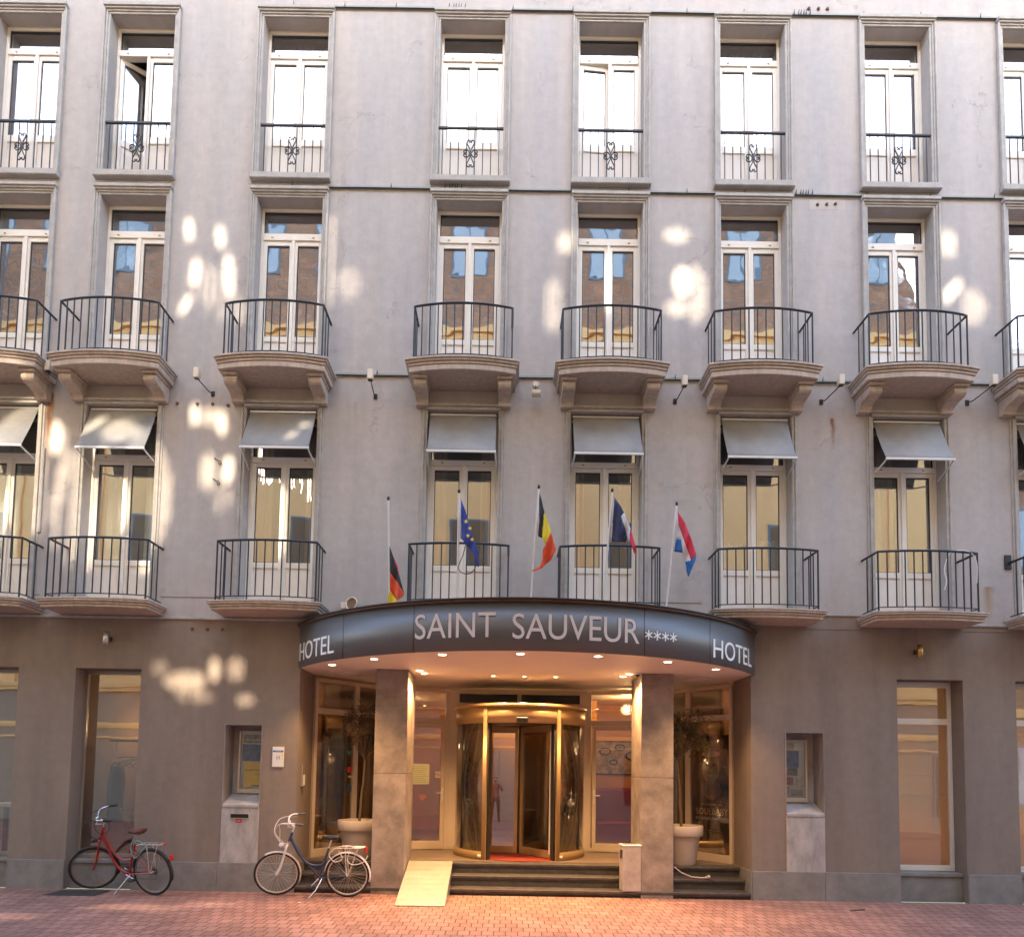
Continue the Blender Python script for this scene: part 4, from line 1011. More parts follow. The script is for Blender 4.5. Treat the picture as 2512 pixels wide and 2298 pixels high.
b = B(); b.box(8.30, 8.41, -0.03, 0, 5.50, 5.74); mark(b.build('wall_plate', M_IRON, bevel=0.006), 'dark iron plate fixed to the wall beside the rightmost lower balcony', 'plate')
b = B(); b.box(-7.84, -7.79, -0.05, 0, 5.85, 7.30); mark(b.build('conduit', M_TRIM, bevel=0.006), 'upright painted conduit left of the second lower window', 'conduit')

# cylinder wall lamps
for x, lab in ((-6.545, 'steel cylinder wall lamp above the left ground floor window'), (6.79, 'brass toned cylinder wall lamp above the right ground floor window')):
    t = thing('wall_lamp', lab, 'wall lamp', (x, 0, 4.08), 'cylinder wall lamps'); r = t.location
    m = M_ALU if x < 0 else mat('brass', (0.55, 0.38, 0.14), 0.3, metal=0.9)
    b = B(); b.lathe([(0.0, 3.975), (0.045, 3.975), (0.045, 4.185), (0.0, 4.185)], x, -0.13, 20); b.lathe([(0.047, 4.03), (0.047, 4.04)], x, -0.13, 20); b.build('cylinder', m, t, root=r)
    b = B(); b.tube([(x, -0.09, 4.08), (x, 0.0, 4.08)], 0.015, 8); b.box(x - .03, x + .03, -0.012, 0.004, 4.04, 4.12); b.build('bracket', M_DARKMET, t, root=r)

# ------------------------------------------------------------------ signs on the wall
def flat_text(body, x, z, h, y, m, parent, root=(0, 0, 0), wd=None, name='lettering', th=0.001, cen=False, fx=None):
    vs, fs, (x0, x1, y0, y1) = text_geo(body, 1.0); s = h / (y1 - y0); wx = (wd / (x1 - x0)) if wd else s
    full = wx * (x1 - x0); ox = x - full / 2 if cen else x
    fn = fx or (lambda u, v, d: (u, y - d, v))
    b = solid([(ox + (q[0] - x0) * wx, z + (q[1] - y0) * s) for q in vs], fs, fn, th)
    return b.build(name, m, parent, root=root)
def pane_quad(x0, x1, z0, z1, y, m, parent, root, name, th=0.003):
    b = B(); b.box(x0, x1, y - th, y, z0, z1); return b.build(name, m, parent, root=root)
M_BLUE = mat('sign_blue', (0.03, 0.13, 0.42), 0.4); M_YEL = mat('sign_yellow', (0.92, 0.64, 0.02), 0.5); M_GREYT = mat('grey_print', (0.22, 0.24, 0.26), 0.5); M_REDP = mat('red_print', (0.55, 0.03, 0.03), 0.45)
t = thing('hotel_plaque', 'white wall plaque with blue band and letter H left of the entrance', 'sign', (-3.69, 0, 2.18)); r = t.location
pane_quad(-3.785, -3.60, 2.02, 2.35, 0.004, M_WHITE, t, r, 'plate', 0.018)
pane_quad(-3.778, -3.607, 2.262, 2.288, -0.014, M_BLUE, t, r, 'blue_band', 0.002)
flat_text('H', -3.69, 2.135, 0.075, -0.0145, M_GREYT, t, r, cen=True, wd=0.05)
flat_text('****', -3.69, 2.268, 0.014, -0.0165, M_WHITE, t, r, cen=True, wd=0.09)
b = B(); b.add([(-3.645, -0.0165, 2.235), (-3.612, -0.0165, 2.235), (-3.612, -0.0165, 2.165), (-3.63, -0.0165, 2.19)], [(0, 1, 2, 3)]); b.build('yellow_flash', M_YEL, t, root=r)

def showcase(a, c, z0, z1, y, label, left):
    t = thing('display_case', label, 'display case', ((a + c) / 2, y, z0), 'glazed display cases in wall niches'); r = t.location
    b = B(); f = 0.035
    b.box(a, a + f, y - .05, y, z0, z1); b.box(c - f, c, y - .05, y, z0, z1); b.box(a + f, c - f, y - .05, y, z1 - f, z1); b.box(a + f, c - f, y - .05, y, z0, z0 + .07)
    b.build('frame', mat('case_frame_%d' % left, (0.62, 0.52, 0.40), 0.45), t, root=r, bevel=0.004)
    pane_quad(a + f, c - f, z0 + .07, z1 - f, y - 0.004, mat('case_back_%d' % left, (0.62, 0.64, 0.68), 0.5), t, r, 'back_board', 0.004)
    W = c - a - 2 * f; X = a + f; H = z1 - f - z0 - .07; Z = z0 + .07
    yy = y - 0.009
    if left:
        pane_quad(X + .03, X + W - .01, Z + H * .82, Z + H * .97, yy, mat('print_brown', (0.20, 0.15, 0.11), .5, var=.7, vscale=14), t, r, 'photo_print')
        pane_quad(X + .02, X + W - .01, Z + H * .50, Z + H * .80, yy, mat('print_blue', (0.10, 0.12, 0.22), .5, var=.6, vscale=7), t, r, 'photo_print')
        fl = pane_quad(X + .06, X + W - .05, Z + H * .03, Z + H * .485, yy, M_YEL, t, r, 'yellow_leaflet')
        flat_text('Gault&Millau', X + .065, Z + H * .325, 0.03, yy - .004, M_BLACK, t, r, wd=W - .13)
        flat_text('2016', X + W - .14, Z + H * .25, 0.032, yy - .004, M_GREYT, t, r)
        pane_quad(X + W * .5, X + W - .06, Z + H * .045, Z + H * .075, yy - .004, M_GREYT, t, r, 'leaflet_footer', .001)
    else:
        for (u0, u1, v0, v1, col) in ((.05, .55, .86, .98, (.45, .36, .2)), (.05, .75, .54, .84, (.09, .13, .30)), (.05, .3, .38, .52, (.5, .42, .38)), (.25, .7, .40, .53, (.18, .14, .13)), (.08, .5, .23, .37, (.40, .12, .06)), (.5, .95, .17, .38, (.62, .58, .52)), (.05, .35, .03, .20, (.5, .42, .36)), (.38, .92, .03, .15, (.42, .36, .36))):
            pane_quad(X + W * u0, X + W * u1, Z + H * v0, Z + H * v1, yy - u0 * .006, mat('print', col, .5, var=.5, vscale=12), t, r, 'photo_print')
    pane_quad(a + f, c - f, z0 + .07, z1 - f, y - 0.03, M_CLEAR, t, r, 'glass', 0.003)
showcase(-4.47, -4.02, 1.57, 2.62, 0.388, 'glazed display case with yellow leaflet in the left wall niche', 1)
showcase(4.66, 5.12, 1.57, 2.62, 0.388, 'glazed display case with small photo prints in the right wall niche', 0)
t = thing('letter_slot', 'dark letter slot with red sticker in the panel under the left niche', 'letter box', (-4.28, -0.012, 1.2)); r = t.location
b = B(); x0, x1, z0, z1 = -4.435, -4.125, 1.175, 1.255
b.box(x0, x1, -.03, -.012, z1 - .008, z1); b.box(x0, x1, -.03, -.012, z0, z0 + .008); b.box(x0, x0 + .008, -.03, -.012, z0 + .008, z1 - .008); b.box(x1 - .008, x1, -.03, -.012, z0 + .008, z1 - .008); b.build('rim', M_PANEL, t, root=r)
pane_quad(x0 + .008, x1 - .008, z0 + .008, z1 - .008, -0.013, M_BLACK, t, r, 'opening', .003)
pane_quad(-4.345, -4.245, 1.105, 1.165, -0.0125, M_REDP, t, r, 'red_sticker', .002)
flat_text('POST', -4.295, 1.125, 0.018, -0.0146, M_WHITE, t, r, cen=True)
# intercom on the left jamb
t = thing('intercom', 'slim steel intercom with white button plate on the left entrance jamb', 'intercom', (NL, 0.35, 1.8)); r = t.location
b = B(); b.box(NL - .002, NL + .035, 0.22, 0.36, 1.70, 2.08); b.build('body', M_ALU2, t, root=r, bevel=.006)
b = B(); b.box(NL + .035, NL + .05, 0.27, 0.335, 1.72, 1.90); b.build('button_plate', M_WHITE, t, root=r, bevel=.003)
# dome camera by the right pillar
t = thing('dome_camera', 'small black dome camera on the canopy ceiling beside the right pillar', 'camera', (2.18, -0.05, ZB)); r = t.location
b = B(); b.lathe([(0.045, ZB), (0.045, ZB - .025), (0.0, ZB - .025)], 2.18, -0.05, 18); b.build('base', M_WHITE, t, root=r)
b = B(); b.ball((2.18, -0.05, ZB - .03), .036, 14); b.build('dome', M_BLACK, t, root=r)

# ------------------------------------------------------------------ flags
FX, FZ, FOX, FOY = 2.372, 2.372, 900, 1150
def unproj(px, py, Y):
    d = M @ Vector(((px - 1236.61) / 1794, 1, -(py - 1765.19) / 1794)); t_ = (12 + Y) / d.y
    return Vector((t_ * d.x, Y, 2.0492 + t_ * d.z))
def fpt(u, v, Y): return unproj(FOX + u / FX, FOY + v / FZ, Y)
def flag(name, label, pole, patches, extra=None):
    (u0, v0), (u1, v1), Y = pole
    top = fpt(u0, v0, Y - 0.25); bot = fpt(u1, v1, Y)
    d = (bot - top).normalized(); bot2 = bot + d * max(0.0, (bot.z - 4.345)) / max(.2, -d.z)
    base = Vector(bot2)
    t = thing('flag', label, 'flag', tuple(base), 'flags on poles above the canopy'); r = tuple(base)
    b = B(); b.tube([bot2, top], 0.014, 8); b.build('pole', M_ALUW, t, root=r)
    b = B(); b.ball(top, 0.022, 8, sc=(1, 1, 1.6)); b.box(bot2.x - .04, bot2.x + .04, bot2.y - .04, bot2.y + .04, 4.34, 4.40); b.build('pole_tip', M_BLACK, t, root=r)
    Yf = Y - 0.16
    M_ = {}
    b = B(); mats = []
    for (col, poly) in patches:
        key = col
        if key not in M_:
            M_[key] = len(mats); mats.append(flag_mats[col])
        bm = bmesh.new()
        vs = [bm.verts.new((u, v, 0)) for u, v in poly]
        f = bm.faces.new(vs); bmesh.ops.triangulate(bm, faces=[f])
        bmesh.ops.subdivide_edges(bm, edges=bm.edges[:], cuts=3, use_grid_fill=True)
        bm.verts.ensure_lookup_table(); bm.verts.index_update()
        pts = []
        for q in bm.verts:
            u, v = q.co.x, q.co.y
            du = (u - u0) / 100.0
            Yw = Yf - 0.05 * math.sin((u - u0) / 11.0 + v * 0.012) * min(1, abs(du) * 2 + .2) - 0.05 * du
            pts.append(fpt(u, v, Yw))
        b.add(pts, [tuple(x.index for x in fc.verts) for fc in bm.faces], M_[key], True)
        bm.free()
    c = b.build('cloth', mats, t, root=r)
    so2 = c.modifiers.new('thick', 'SOLIDIFY'); so2.thickness = 0.004
    if extra: extra(t, r, Yf)
    return t
def fab(n, c): return mat('flag_' + n, c, 0.75, var=0.12, vscale=8, bump=0.3, bscale=60, bdist=.004)
flag_mats = dict(k=fab('black', (0.025, 0.025, 0.03)), r=fab('red', (0.62, 0.055, 0.03)), y=fab('yellow', (0.72, 0.55, 0.02)), b=fab('blue', (0.03, 0.05, 0.28)), n=fab('navy', (0.03, 0.04, 0.10)), w=fab('white', (0.62, 0.60, 0.62)), B=fab('mid_blue', (0.02, 0.12, 0.36)), o=fab('orange_red', (0.70, 0.09, 0.03)), c=fab('crimson', (0.60, 0.03, 0.06)))
flag('flag', 'drooping black, red and gold flag hanging low on the leftmost pole', ((125, 172), (131, 640), -1.25), [
    ('k', [(131, 448), (150, 500), (168, 560), (190, 628), (204, 675), (217, 725), (180, 662), (150, 622), (134, 600)]),
    ('c', [(150, 498), (176, 560), (190, 626), (168, 562)]),
    ('o', [(134, 600), (150, 622), (180, 662), (217, 725), (212, 742), (196, 752), (180, 765), (165, 750), (134, 702)]),
    ('y', [(134, 702), (165, 750), (173, 772), (145, 798), (128, 795), (120, 765)])])
def eu_extra(t, r, Yf):
    b = B()
    for (u, v) in ((577, 305), (588, 388), (612, 410), (600, 345)):
        c = fpt(u, v, Yf - 0.09); pts = []
        for k in range(10):
            a = PI / 2 + k * PI / 5; rr = 0.034 if k % 2 == 0 else 0.014
            pts.append((c.x + rr * math.cos(a), c.y, c.z + rr * math.sin(a)))
        b.add(pts + [tuple(c)], [(k, (k + 1) % 10, 10) for k in range(10)])
    b.build('star', M_YEL, t, root=r)
    b = B(); pts = [fpt(u, v, Yf) for u, v in ((575, 440), (560, 500), (540, 545), (530, 575), (545, 600), (580, 613), (610, 603), (628, 580), (640, 545))]
    b.tube(pts, 0.007, 6); b.tube([fpt(u, v, Yf) for u, v in ((580, 435), (600, 468), (618, 470))], .005, 5); b.build('halyard', M_DARKMET, t, root=r)
flag('flag', 'dark blue flag with gold stars, folded against the second pole', ((536, 130), (525, 738), -1.5), [
    ('w', [(540, 180), (547, 175), (550, 400), (541, 412)]),
    ('b', [(547, 172), (575, 250), (610, 380), (640, 460), (654, 495), (645, 500), (652, 572), (637, 560), (625, 500), (600, 440), (575, 435), (549, 405)])], eu_extra)
flag('flag', 'black, yellow and red tricolour on the tall centre pole', ((1001, 105), (955, 738), -1.6), [
    ('w', [(996, 190), (1001, 150), (1003, 300), (996, 392)]),
    ('k', [(1004, 135), (1020, 190), (1033, 255), (1014, 290), (1020, 403), (997, 392), (1002, 200)]),
    ('y', [(1033, 255), (1055, 310), (1072, 365), (1042, 440), (1020, 403), (1014, 290)]),
    ('o', [(1072, 365), (1085, 420), (1100, 470), (1070, 530), (1015, 580), (962, 597), (963, 588), (1005, 568), (1022, 530), (1025, 470), (1042, 440)])])
flag('flag', 'navy, white and red flag on the fourth pole from left', ((1428, 125), (1378, 760), -1.5), [
    ('w', [(1428, 220), (1440, 168), (1424, 425), (1412, 430)]),
    ('n', [(1440, 165), (1480, 220), (1497, 255), (1478, 275), (1500, 340), (1515, 402), (1505, 425), (1422, 422), (1427, 300)]),
    ('w', [(1478, 275), (1497, 255), (1515, 300), (1535, 352), (1520, 370), (1530, 425), (1515, 402), (1500, 340)]),
    ('c', [(1535, 352), (1545, 385), (1568, 465), (1557, 495), (1545, 460), (1530, 425), (1520, 370)])])
flag('flag', 'red, white and blue banded flag on the rightmost pole', ((1803, 203), (1742, 805), -1.25), [
    ('w', [(1798, 290), (1806, 245), (1815, 330), (1828, 412), (1798, 405)]),
    ('c', [(1806, 245), (1850, 310), (1885, 400), (1918, 498), (1885, 530), (1865, 470), (1840, 400), (1815, 330)]),
    ('w', [(1815, 330), (1840, 400), (1865, 470), (1885, 530), (1888, 570), (1853, 540), (1838, 487), (1828, 412)]),
    ('B', [(1798, 405), (1828, 412), (1838, 487), (1788, 480)]),
    ('B', [(1853, 540), (1888, 570), (1886, 530), (1918, 500), (1912, 535), (1870, 628), (1860, 600)])])

# ------------------------------------------------------------------ ramp, bin, rope, drain
t = thing('access_ramp', 'bright chequer plate metal ramp laid over the entrance steps', 'ramp', (-1.2, -1.05, 0)); r = t.location
M_CHEQ, nt_, p_ = new_mat('chequer_plate'); p_.inputs['Metallic'].default_value = 0.55; p_.inputs['Roughness'].default_value = 0.42; p_.inputs['Base Color'].default_value = (0.50, 0.47, 0.41, 1)
tc = nt_.nodes.new('ShaderNodeTexCoord'); mp = nt_.nodes.new('ShaderNodeMapping'); mp.inputs['Rotation'].default_value = (0, 0, R(45)); mp.inputs['Scale'].default_value = (20, 20, 20)
ck = nt_.nodes.new('ShaderNodeTexVoronoi'); ck.inputs['Scale'].default_value = 1.0; ck.inputs['Randomness'].default_value = 0.0; bp = nt_.nodes.new('ShaderNodeBump'); bp.inputs['Strength'].default_value = 0.8; bp.inputs['Distance'].default_value = 0.004; bp.invert = True
rp = nt_.nodes.new('ShaderNodeMapRange'); rp.inputs[1].default_value = 0.15; rp.inputs[2].default_value = 0.35
nt_.links.new(tc.outputs['Object'], mp.inputs[0]); nt_.links.new(mp.outputs[0], ck.inputs['Vector']); nt_.links.new(ck.outputs['Distance'], rp.inputs[0]); nt_.links.new(rp.outputs[0], bp.inputs['Height']); nt_.links.new(bp.outputs[0], p_.inputs['Normal'])
prof = [(-1.05, 0.005), (0.53, 0.462), (0.53, 0.475), (-1.05, 0.018)]
_cr = nt_.nodes.new('ShaderNodeMixRGB'); _cr.inputs[1].default_value = (0.62, 0.58, 0.50, 1); _cr.inputs[2].default_value = (0.36, 0.33, 0.28, 1); _nz = nt_.nodes.new('ShaderNodeTexNoise'); _nz.inputs['Scale'].default_value = 3.0; _nz.inputs['Detail'].default_value = 6
_ad = nt_.nodes.new('ShaderNodeMath'); _ad.operation = 'MULTIPLY'; nt_.links.new(rp.outputs[0], _ad.inputs[0]); nt_.links.new(_nz.outputs[0], _ad.inputs[1]); nt_.links.new(tc.outputs['Object'], _nz.inputs['Vector']); nt_.links.new(_ad.outputs[0], _cr.inputs[0]); nt_.links.new(_cr.outputs[0], p_.inputs['Base Color'])
b = B(); b.xprism(prof, -1.575, -0.835); b.build('plate', M_CHEQ, t, root=r)
b = B()
for x in (-1.575, -0.839): b.xprism([(-1.05, 0.004), (-0.1, 0.004), (0.5, 0.40), (0.53, 0.462), (-1.05, 0.006)], x - 0.001, x + 0.005)
b.build('side_skirt', M_ALU, t, root=r)

t = thing('litter_bin', 'upright metal litter bin with ashtray top against the right pillar', 'bin', (2.10, 0.10, 0.105), rot=(0, 0, R(6))); r = (2.10, 0.10, 0.105)
b = B(); b.box(1.955, 2.245, -0.02, 0.24, 0.105, 0.83); b.build('body', mat('bin_paint', (0.40, 0.34, 0.31), 0.45, var=.2, vscale=5), t, root=r, bevel=0.006)
b = B(); b.box(1.945, 2.255, -0.03, 0.25, 0.83, 0.85); b.build('top_rim', M_ALUW, t, root=r, bevel=0.004)
b = B()
for k in range(5): b.box(1.985 + k * .05, 2.01 + k * .05, 0.0, 0.22, 0.851, 0.855)
b.build('ashtray_grid', M_DARKMET, t, root=r)
b = B(); b.box(1.950, 1.956, 0.05, 0.18, 0.62, 0.76); b.build('side_opening', M_BLACK, t, root=r)

b = B(); b.tube([(2.88, 0.34, 0.46), (2.98, 0.30, 0.38), (3.15, 0.28, 0.31), (3.30, 0.27, 0.30), (3.42, 0.27, 0.305), (3.46, 0.26, 0.31)], 0.012, 8); b.ball((3.43, 0.26, 0.32), 0.03); b.ball((3.40, 0.28, 0.31), 0.022)
mark(b.build('rope', mat('pale_rope', (0.5, 0.4, 0.33), 0.8)), 'pale knotted rope trailing on the steps under the right potted tree', 'rope')
b = B(); b.box(-7.05, -6.25, -0.62, -0.14, 0.0, 0.006)
for k in range(9): b.box(-7.0 + k * .085, -6.96 + k * .085, -0.58, -0.18, 0.006, 0.009)
mark(b.build('drain_cover', mat('cast_iron', (0.05, 0.045, 0.04), 0.6, bump=.4, bscale=80)), 'dark iron cover in the paving below the red bicycle wheel', 'drain cover')
for k, (x, y) in enumerate(((-3.02, -0.9), (5.25, -0.85))):
    b = B()
    if k == 0: b.ball((x, y, 0.008), 0.025, 8, sc=(1, .7, .3)); mark(b.build('pebble', M_WHITE), 'tiny white pebble on the paving by the bicycle stand', 'pebble')
    else: b.tube([(x, y, .012), (x + .12, y + .05, .012), (x + .25, y + .08, .02)], .012, 6); mark(b.build('twig', M_BARK), 'small brown twig lying on the red paving at right', 'twig')

# ------------------------------------------------------------------ potted trees
def potted_tree(x, y, label, seed, lean=(0.0, 0.0), crown_c=(0, 0, 2.75), rad=(0.5, 0.5, 0.55), nleaf=2600, lm=M_LEAF, drop=0.0):
    rnd = random.Random(seed)
    z0 = 0.455
    t = thing('potted_tree', label, 'potted tree', (x, y, z0), 'olive trees in tall pots'); r = (x, y, z0)
    b = B(); b.lathe([(0.0, z0), (0.235, z0), (0.245, z0 + .02), (0.315, z0 + .48), (0.318, z0 + .49), (0.355, z0 + .495), (0.365, z0 + .51), (0.370, z0 + .66), (0.362, z0 + .67), (0.33, z0 + .67), (0.325, z0 + .60)], x, y, 44); b.build('pot', M_POT, t, root=r)
    b = B(); b.lathe([(0.0005, z0 + .635), (0.15, z0 + .63), (0.325, z0 + .61)], x, y, 24); b.build('soil', M_SOIL, t, root=r)
    cx, cy, cz = crown_c
    fork = Vector((x + lean[0], y + lean[1], cz - rad[2] * .95))
    b = B(); p0 = Vector((x, y, z0 + .6)); pts = [p0.lerp(fork, k / 8) + Vector((rnd.uniform(-.008, .008), rnd.uniform(-.008, .008), 0)) for k in range(9)]
    b.tube(pts, [0.026 - 0.010 * k / 8 for k in range(9)], 8)
    tips = []
    for k in range(34):
        a = rnd.uniform(0, 2 * PI); el = rnd.uniform(-.2, 1.3); rr = rnd.uniform(.55, 1.0)
        tip = Vector((cx + rad[0] * rr * math.cos(a) * math.cos(el), cy + rad[1] * rr * math.sin(a) * math.cos(el), cz + rad[2] * rr * math.sin(el)))
        mid = fork.lerp(tip, .5) + Vector((rnd.uniform(-.05, .05), rnd.uniform(-.05, .05), rnd.uniform(0, .08)))
        b.tube([fork, mid, tip], [0.009, 0.006, 0.002], 5); tips.append((mid, tip))
        for q in range(3):
            m2 = mid.lerp(tip, rnd.uniform(.2, .9)); t2 = m2 + Vector((rnd.gauss(0, .12), rnd.gauss(0, .12), rnd.gauss(.02, .12)))
            b.tube([m2, t2], [0.003, 0.0012], 4); tips.append((m2, t2))
    b.build('trunk', M_BARK, t, root=r)
    b = B()
    for k in range(nleaf):
        mid, tip = rnd.choice(tips); p = mid.lerp(tip, rnd.uniform(0.1, 1.1)) + Vector((rnd.gauss(0, .025), rnd.gauss(0, .025), rnd.gauss(0, .025) - drop * rnd.random()))
        d = Vector((rnd.gauss(0, 1), rnd.gauss(0, 1), rnd.gauss(-.2 - drop * 4, .8))).normalized(); L_ = rnd.uniform(.035, .075); wv = d.cross(Vector((rnd.gauss(0, 1), rnd.gauss(0, 1), rnd.gauss(0, 1)))).normalized() * L_ * .13
        b.add([p, p + d * L_ * .5 + wv, p + d * L_, p + d * L_ * .5 - wv], [(0, 1, 2, 3)])
    b.build('crown', lm, t, root=r)
potted_tree(-2.49, 0.80, 'dry olive tree in a beige pot behind the white bicycle, left of the pillar', 3, lean=(0.06, 0.05), crown_c=(-2.42, 0.85, 2.75), rad=(0.50, 0.42, 0.62), nleaf=3400, lm=M_LEAFD)
potted_tree(3.10, 0.78, 'leafy olive tree in a beige pot right of the right pillar', 5, lean=(-0.05, 0.05), crown_c=(3.12, 0.82, 2.72), rad=(0.55, 0.42, 0.50), nleaf=4200, drop=.12)

# ------------------------------------------------------------------ bicycles (local: x forward from rear hub, y left, z up)
def smooth_path(P, n=6):
    P = [Vector(p) for p in P]; out = []
    for i in range(len(P) - 1):
        p0 = P[max(i - 1, 0)]; p1 = P[i]; p2 = P[i + 1]; p3 = P[min(i + 2, len(P) - 1)]
        for k in range(n):
            t = k / n
            out.append(0.5 * ((2 * p1) + (-p0 + p2) * t + (2 * p0 - 5 * p1 + 4 * p2 - p3) * t * t + (-p0 + 3 * p1 - 3 * p2 + p3) * t ** 3))
    out.append(P[-1]); return out
def bicycle(label, loc, head, lean, steer, c):
    t = thing('bicycle', label, 'bicycle', loc, 'bicycles parked in front of the hotel', rot=(-lean, 0, head))
    RW = 0.345
    H1 = Vector((0.845, 0, 1.0)); H2 = Vector((0.905, 0, 0.84)); ax = (H1 - H2).normalized()
    SM = Matrix.Translation(H2) @ Matrix.Rotation(steer, 4, ax) @ Matrix.Translation(-H2)
    def st(b): b.v = [tuple(SM @ Vector(v)) for v in b.v]; return b
    ident = lambda b: b
    def wheel(cx, fn, rear):
        w_ = B(); n = 48
        w_.tube([(cx + (RW - .018) * math.cos(2 * PI * k / n), 0, RW + (RW - .018) * math.sin(2 * PI * k / n)) for k in range(n)], 0.019, 8, closed=True)
        wo_ = fn(w_).build('rear_wheel' if rear else 'front_wheel', c['tyre'], t)
        w_ = B(); rr = RW - 0.045
        vs = []; fs = []
        for k in range(n):
            a = 2 * PI * k / n
            for (r_, y_) in ((rr + .012, -.011), (rr + .012, .011), (rr - .008, .008), (rr - .008, -.008)): vs.append((cx + r_ * math.cos(a), y_, RW + r_ * math.sin(a)))
        for k in range(n):
            for j in range(4): fs.append((4 * k + j, 4 * ((k + 1) % n) + j, 4 * ((k + 1) % n) + (j + 1) % 4, 4 * k + (j + 1) % 4))
        w_.add(vs, fs, 0, True); fn(w_).build('rim', c['rim'], wo_)
        w_ = B()
        for k in range(32):
            a = 2 * PI * k / 32; s_ = 1 if k % 2 else -1; off = (1 if (k // 2) % 2 else -1) * 0.9
            w_.tube([(cx + .022 * math.cos(a + off), s_ * .03, RW + .022 * math.sin(a + off)), (cx + (rr - .005) * math.cos(a), 0, RW + (rr - .005) * math.sin(a))], 0.0016, 4)
        fn(w_).build('spokes', c['spoke'], wo_)
        w_ = B(); w_.tube([(cx, -.055, RW), (cx, -.02, RW), (cx, .02, RW), (cx, .055, RW)], [.012, c['hub'] if not rear else .022, c['hub'] if not rear else .022, .012], 12); fn(w_).build('hub', c['metal'], wo_)
    wheel(0.0, ident, True); wheel(1.09, st, False)
    def guard(cx, a0, a1, fn):
        g_ = B(); n = 18; r_ = RW + .012; vs = []; fs = []
        for k in range(n + 1):
            a = a0 + (a1 - a0) * k / n
            for (y_, dr) in ((-.027, -.012), (-.016, .004), (0, .009), (.016, .004), (.027, -.012)): vs.append((cx + (r_ + dr) * math.cos(a), y_, RW + (r_ + dr) * math.sin(a)))
        for k in range(n):
            for j in range(4): fs.append((5 * k + j, 5 * k + j + 1, 5 * k + j + 6, 5 * k + j + 5))
        g_.add(vs, fs, 0, True); o = fn(g_).build('mudguard', c['guard'], t); m_ = o.modifiers.new('t', 'SOLIDIFY'); m_.thickness = .002
    guard(0.0, R(20), R(205) - 0, ident) if False else guard(0.0, R(10), R(196), ident)
    guard(1.09, R(62), R(205), st)
    # frame
    BBp = Vector((0.43, 0, 0.30)); ST = Vector((0.285, 0, 0.76))
    f = B()
    f.tube([H2 + ax * -0.01, H1], 0.021, 10)
    if c['twin']:
        f.tube(smooth_path([(.86, 0, .96), (.77, 0, .75), (.66, 0, .58), (.53, 0, .50), (.375, 0, .52)]), 0.015, 8)
        f.tube(smooth_path([(.895, 0, .87), (.80, 0, .68), (.70, 0, .48), (.58, 0, .35), (.43, 0, .30)]), 0.018, 8)
    else:
        f.tube(smooth_path([(.875, 0, .92), (.78, 0, .73), (.68, 0, .575), (.56, 0, .495), (.42, 0, .49), (.355, 0, .54)]), [0.026] * 10 + [.022] * 16 + [.018] * 5, 10)
        f.tube([(.60, 0, .505), (.43, 0, .30)], 0.021, 10)
    f.tube([BBp, ST], 0.016, 8); f.tube([BBp + Vector((0, -.04, 0)), BBp + Vector((0, .04, 0))], .024, 10)
    for s_ in (-1, 1):
        f.tube([BBp + Vector((0, .02 * s_, 0)), (0.36, .045 * s_, .31), (0, .062 * s_, RW)], 0.0095, 6)
        f.tube([(.315, .015 * s_, .66), (.25, .045 * s_, .60), (0, .062 * s_, RW)], 0.0085, 6)
    f.build('frame', c['frame'], t)
    # fork
    f = B(); f.tube([H2 - ax * .0, H2 - ax * .05], .022, 8)
    cr = H2 - ax * .05
    for s_ in (-1, 1): f.tube(smooth_path([tuple(cr + Vector((0, .0, 0))), tuple(cr + Vector((.015, .045 * s_, -.02))), (1.0, .055 * s_, .56), (1.045, .055 * s_, .43), (1.09, .055 * s_, RW)], 4), c['forkr'], 8)
    st(f).build('fork', c['fork'], t)
    # handlebar + stem
    f = B()
    f.tube([H1 - ax * .02, H1 + ax * .10], .012, 8); f.tube([H1 + ax * .09, H1 + ax * .13 + Vector((.075, 0, .01))], .014, 8)
    cl = H1 + ax * .13 + Vector((.075, 0, .01))
    hb = [cl + Vector(q) for q in ((-.20, -.29, .065), (-.08, -.27, .075), (0.01, -.20, .07), (.03, -.08, .015), (0, 0, 0), (.03, .08, .015), (0.01, .20, .07), (-.08, .27, .075), (-.20, .29, .065))]
    f.tube(smooth_path(hb, 4), .0115, 8)
    hbo = st(f).build('handlebar', c['bar'], t)
    for s_ in (-1, 1):
        f = B(); a_ = cl + Vector((-.095, s_ * .272, .073)); e_ = cl + Vector((-.215, s_ * .293, .062)); f.tube([a_, e_], .0175, 8); st(f).build('grip', c['grip'], hbo)
        f = B(); f.tube([cl + Vector((-.02, s_ * .235, .06)), cl + Vector((.02, s_ * .26, .035)), cl + Vector((-.09, s_ * .285, .025))], .006, 6); st(f).build('brake_lever', c['metal'], hbo)
    f = B(); f.ball(cl + Vector((-.0, .13, .075)), .026, 10, sc=(1, 1, .7)); st(f).build('bell', c['metal'], hbo)
    # cables
    f = B()
    f.tube(smooth_path([cl + Vector((-.01, -.22, .06)), cl + Vector((.17, -.16, .03)), cl + Vector((.24, -.05, -.14)), cl + Vector((.12, 0, -.32)), H2 + Vector((.04, 0, -.03))], 6), c['cabr'], 5)
    f.tube(smooth_path([cl + Vector((-.01, .22, .06)), cl + Vector((.15, .19, .05)), cl + Vector((.21, .06, -.12)), cl + Vector((.09, .02, -.30)), H2 + Vector((-.02, .02, .02))], 6), c['cabr'], 5)
    f.tube(smooth_path([cl + Vector((0, .15, .05)), cl + Vector((.14, .10, .03)), cl + Vector((.15, .04, -.10)), cl + Vector((.16, .03, -.30))], 6), c['cabr'], 5)
    st(f).build('brake_cable', c['cable'], hbo)
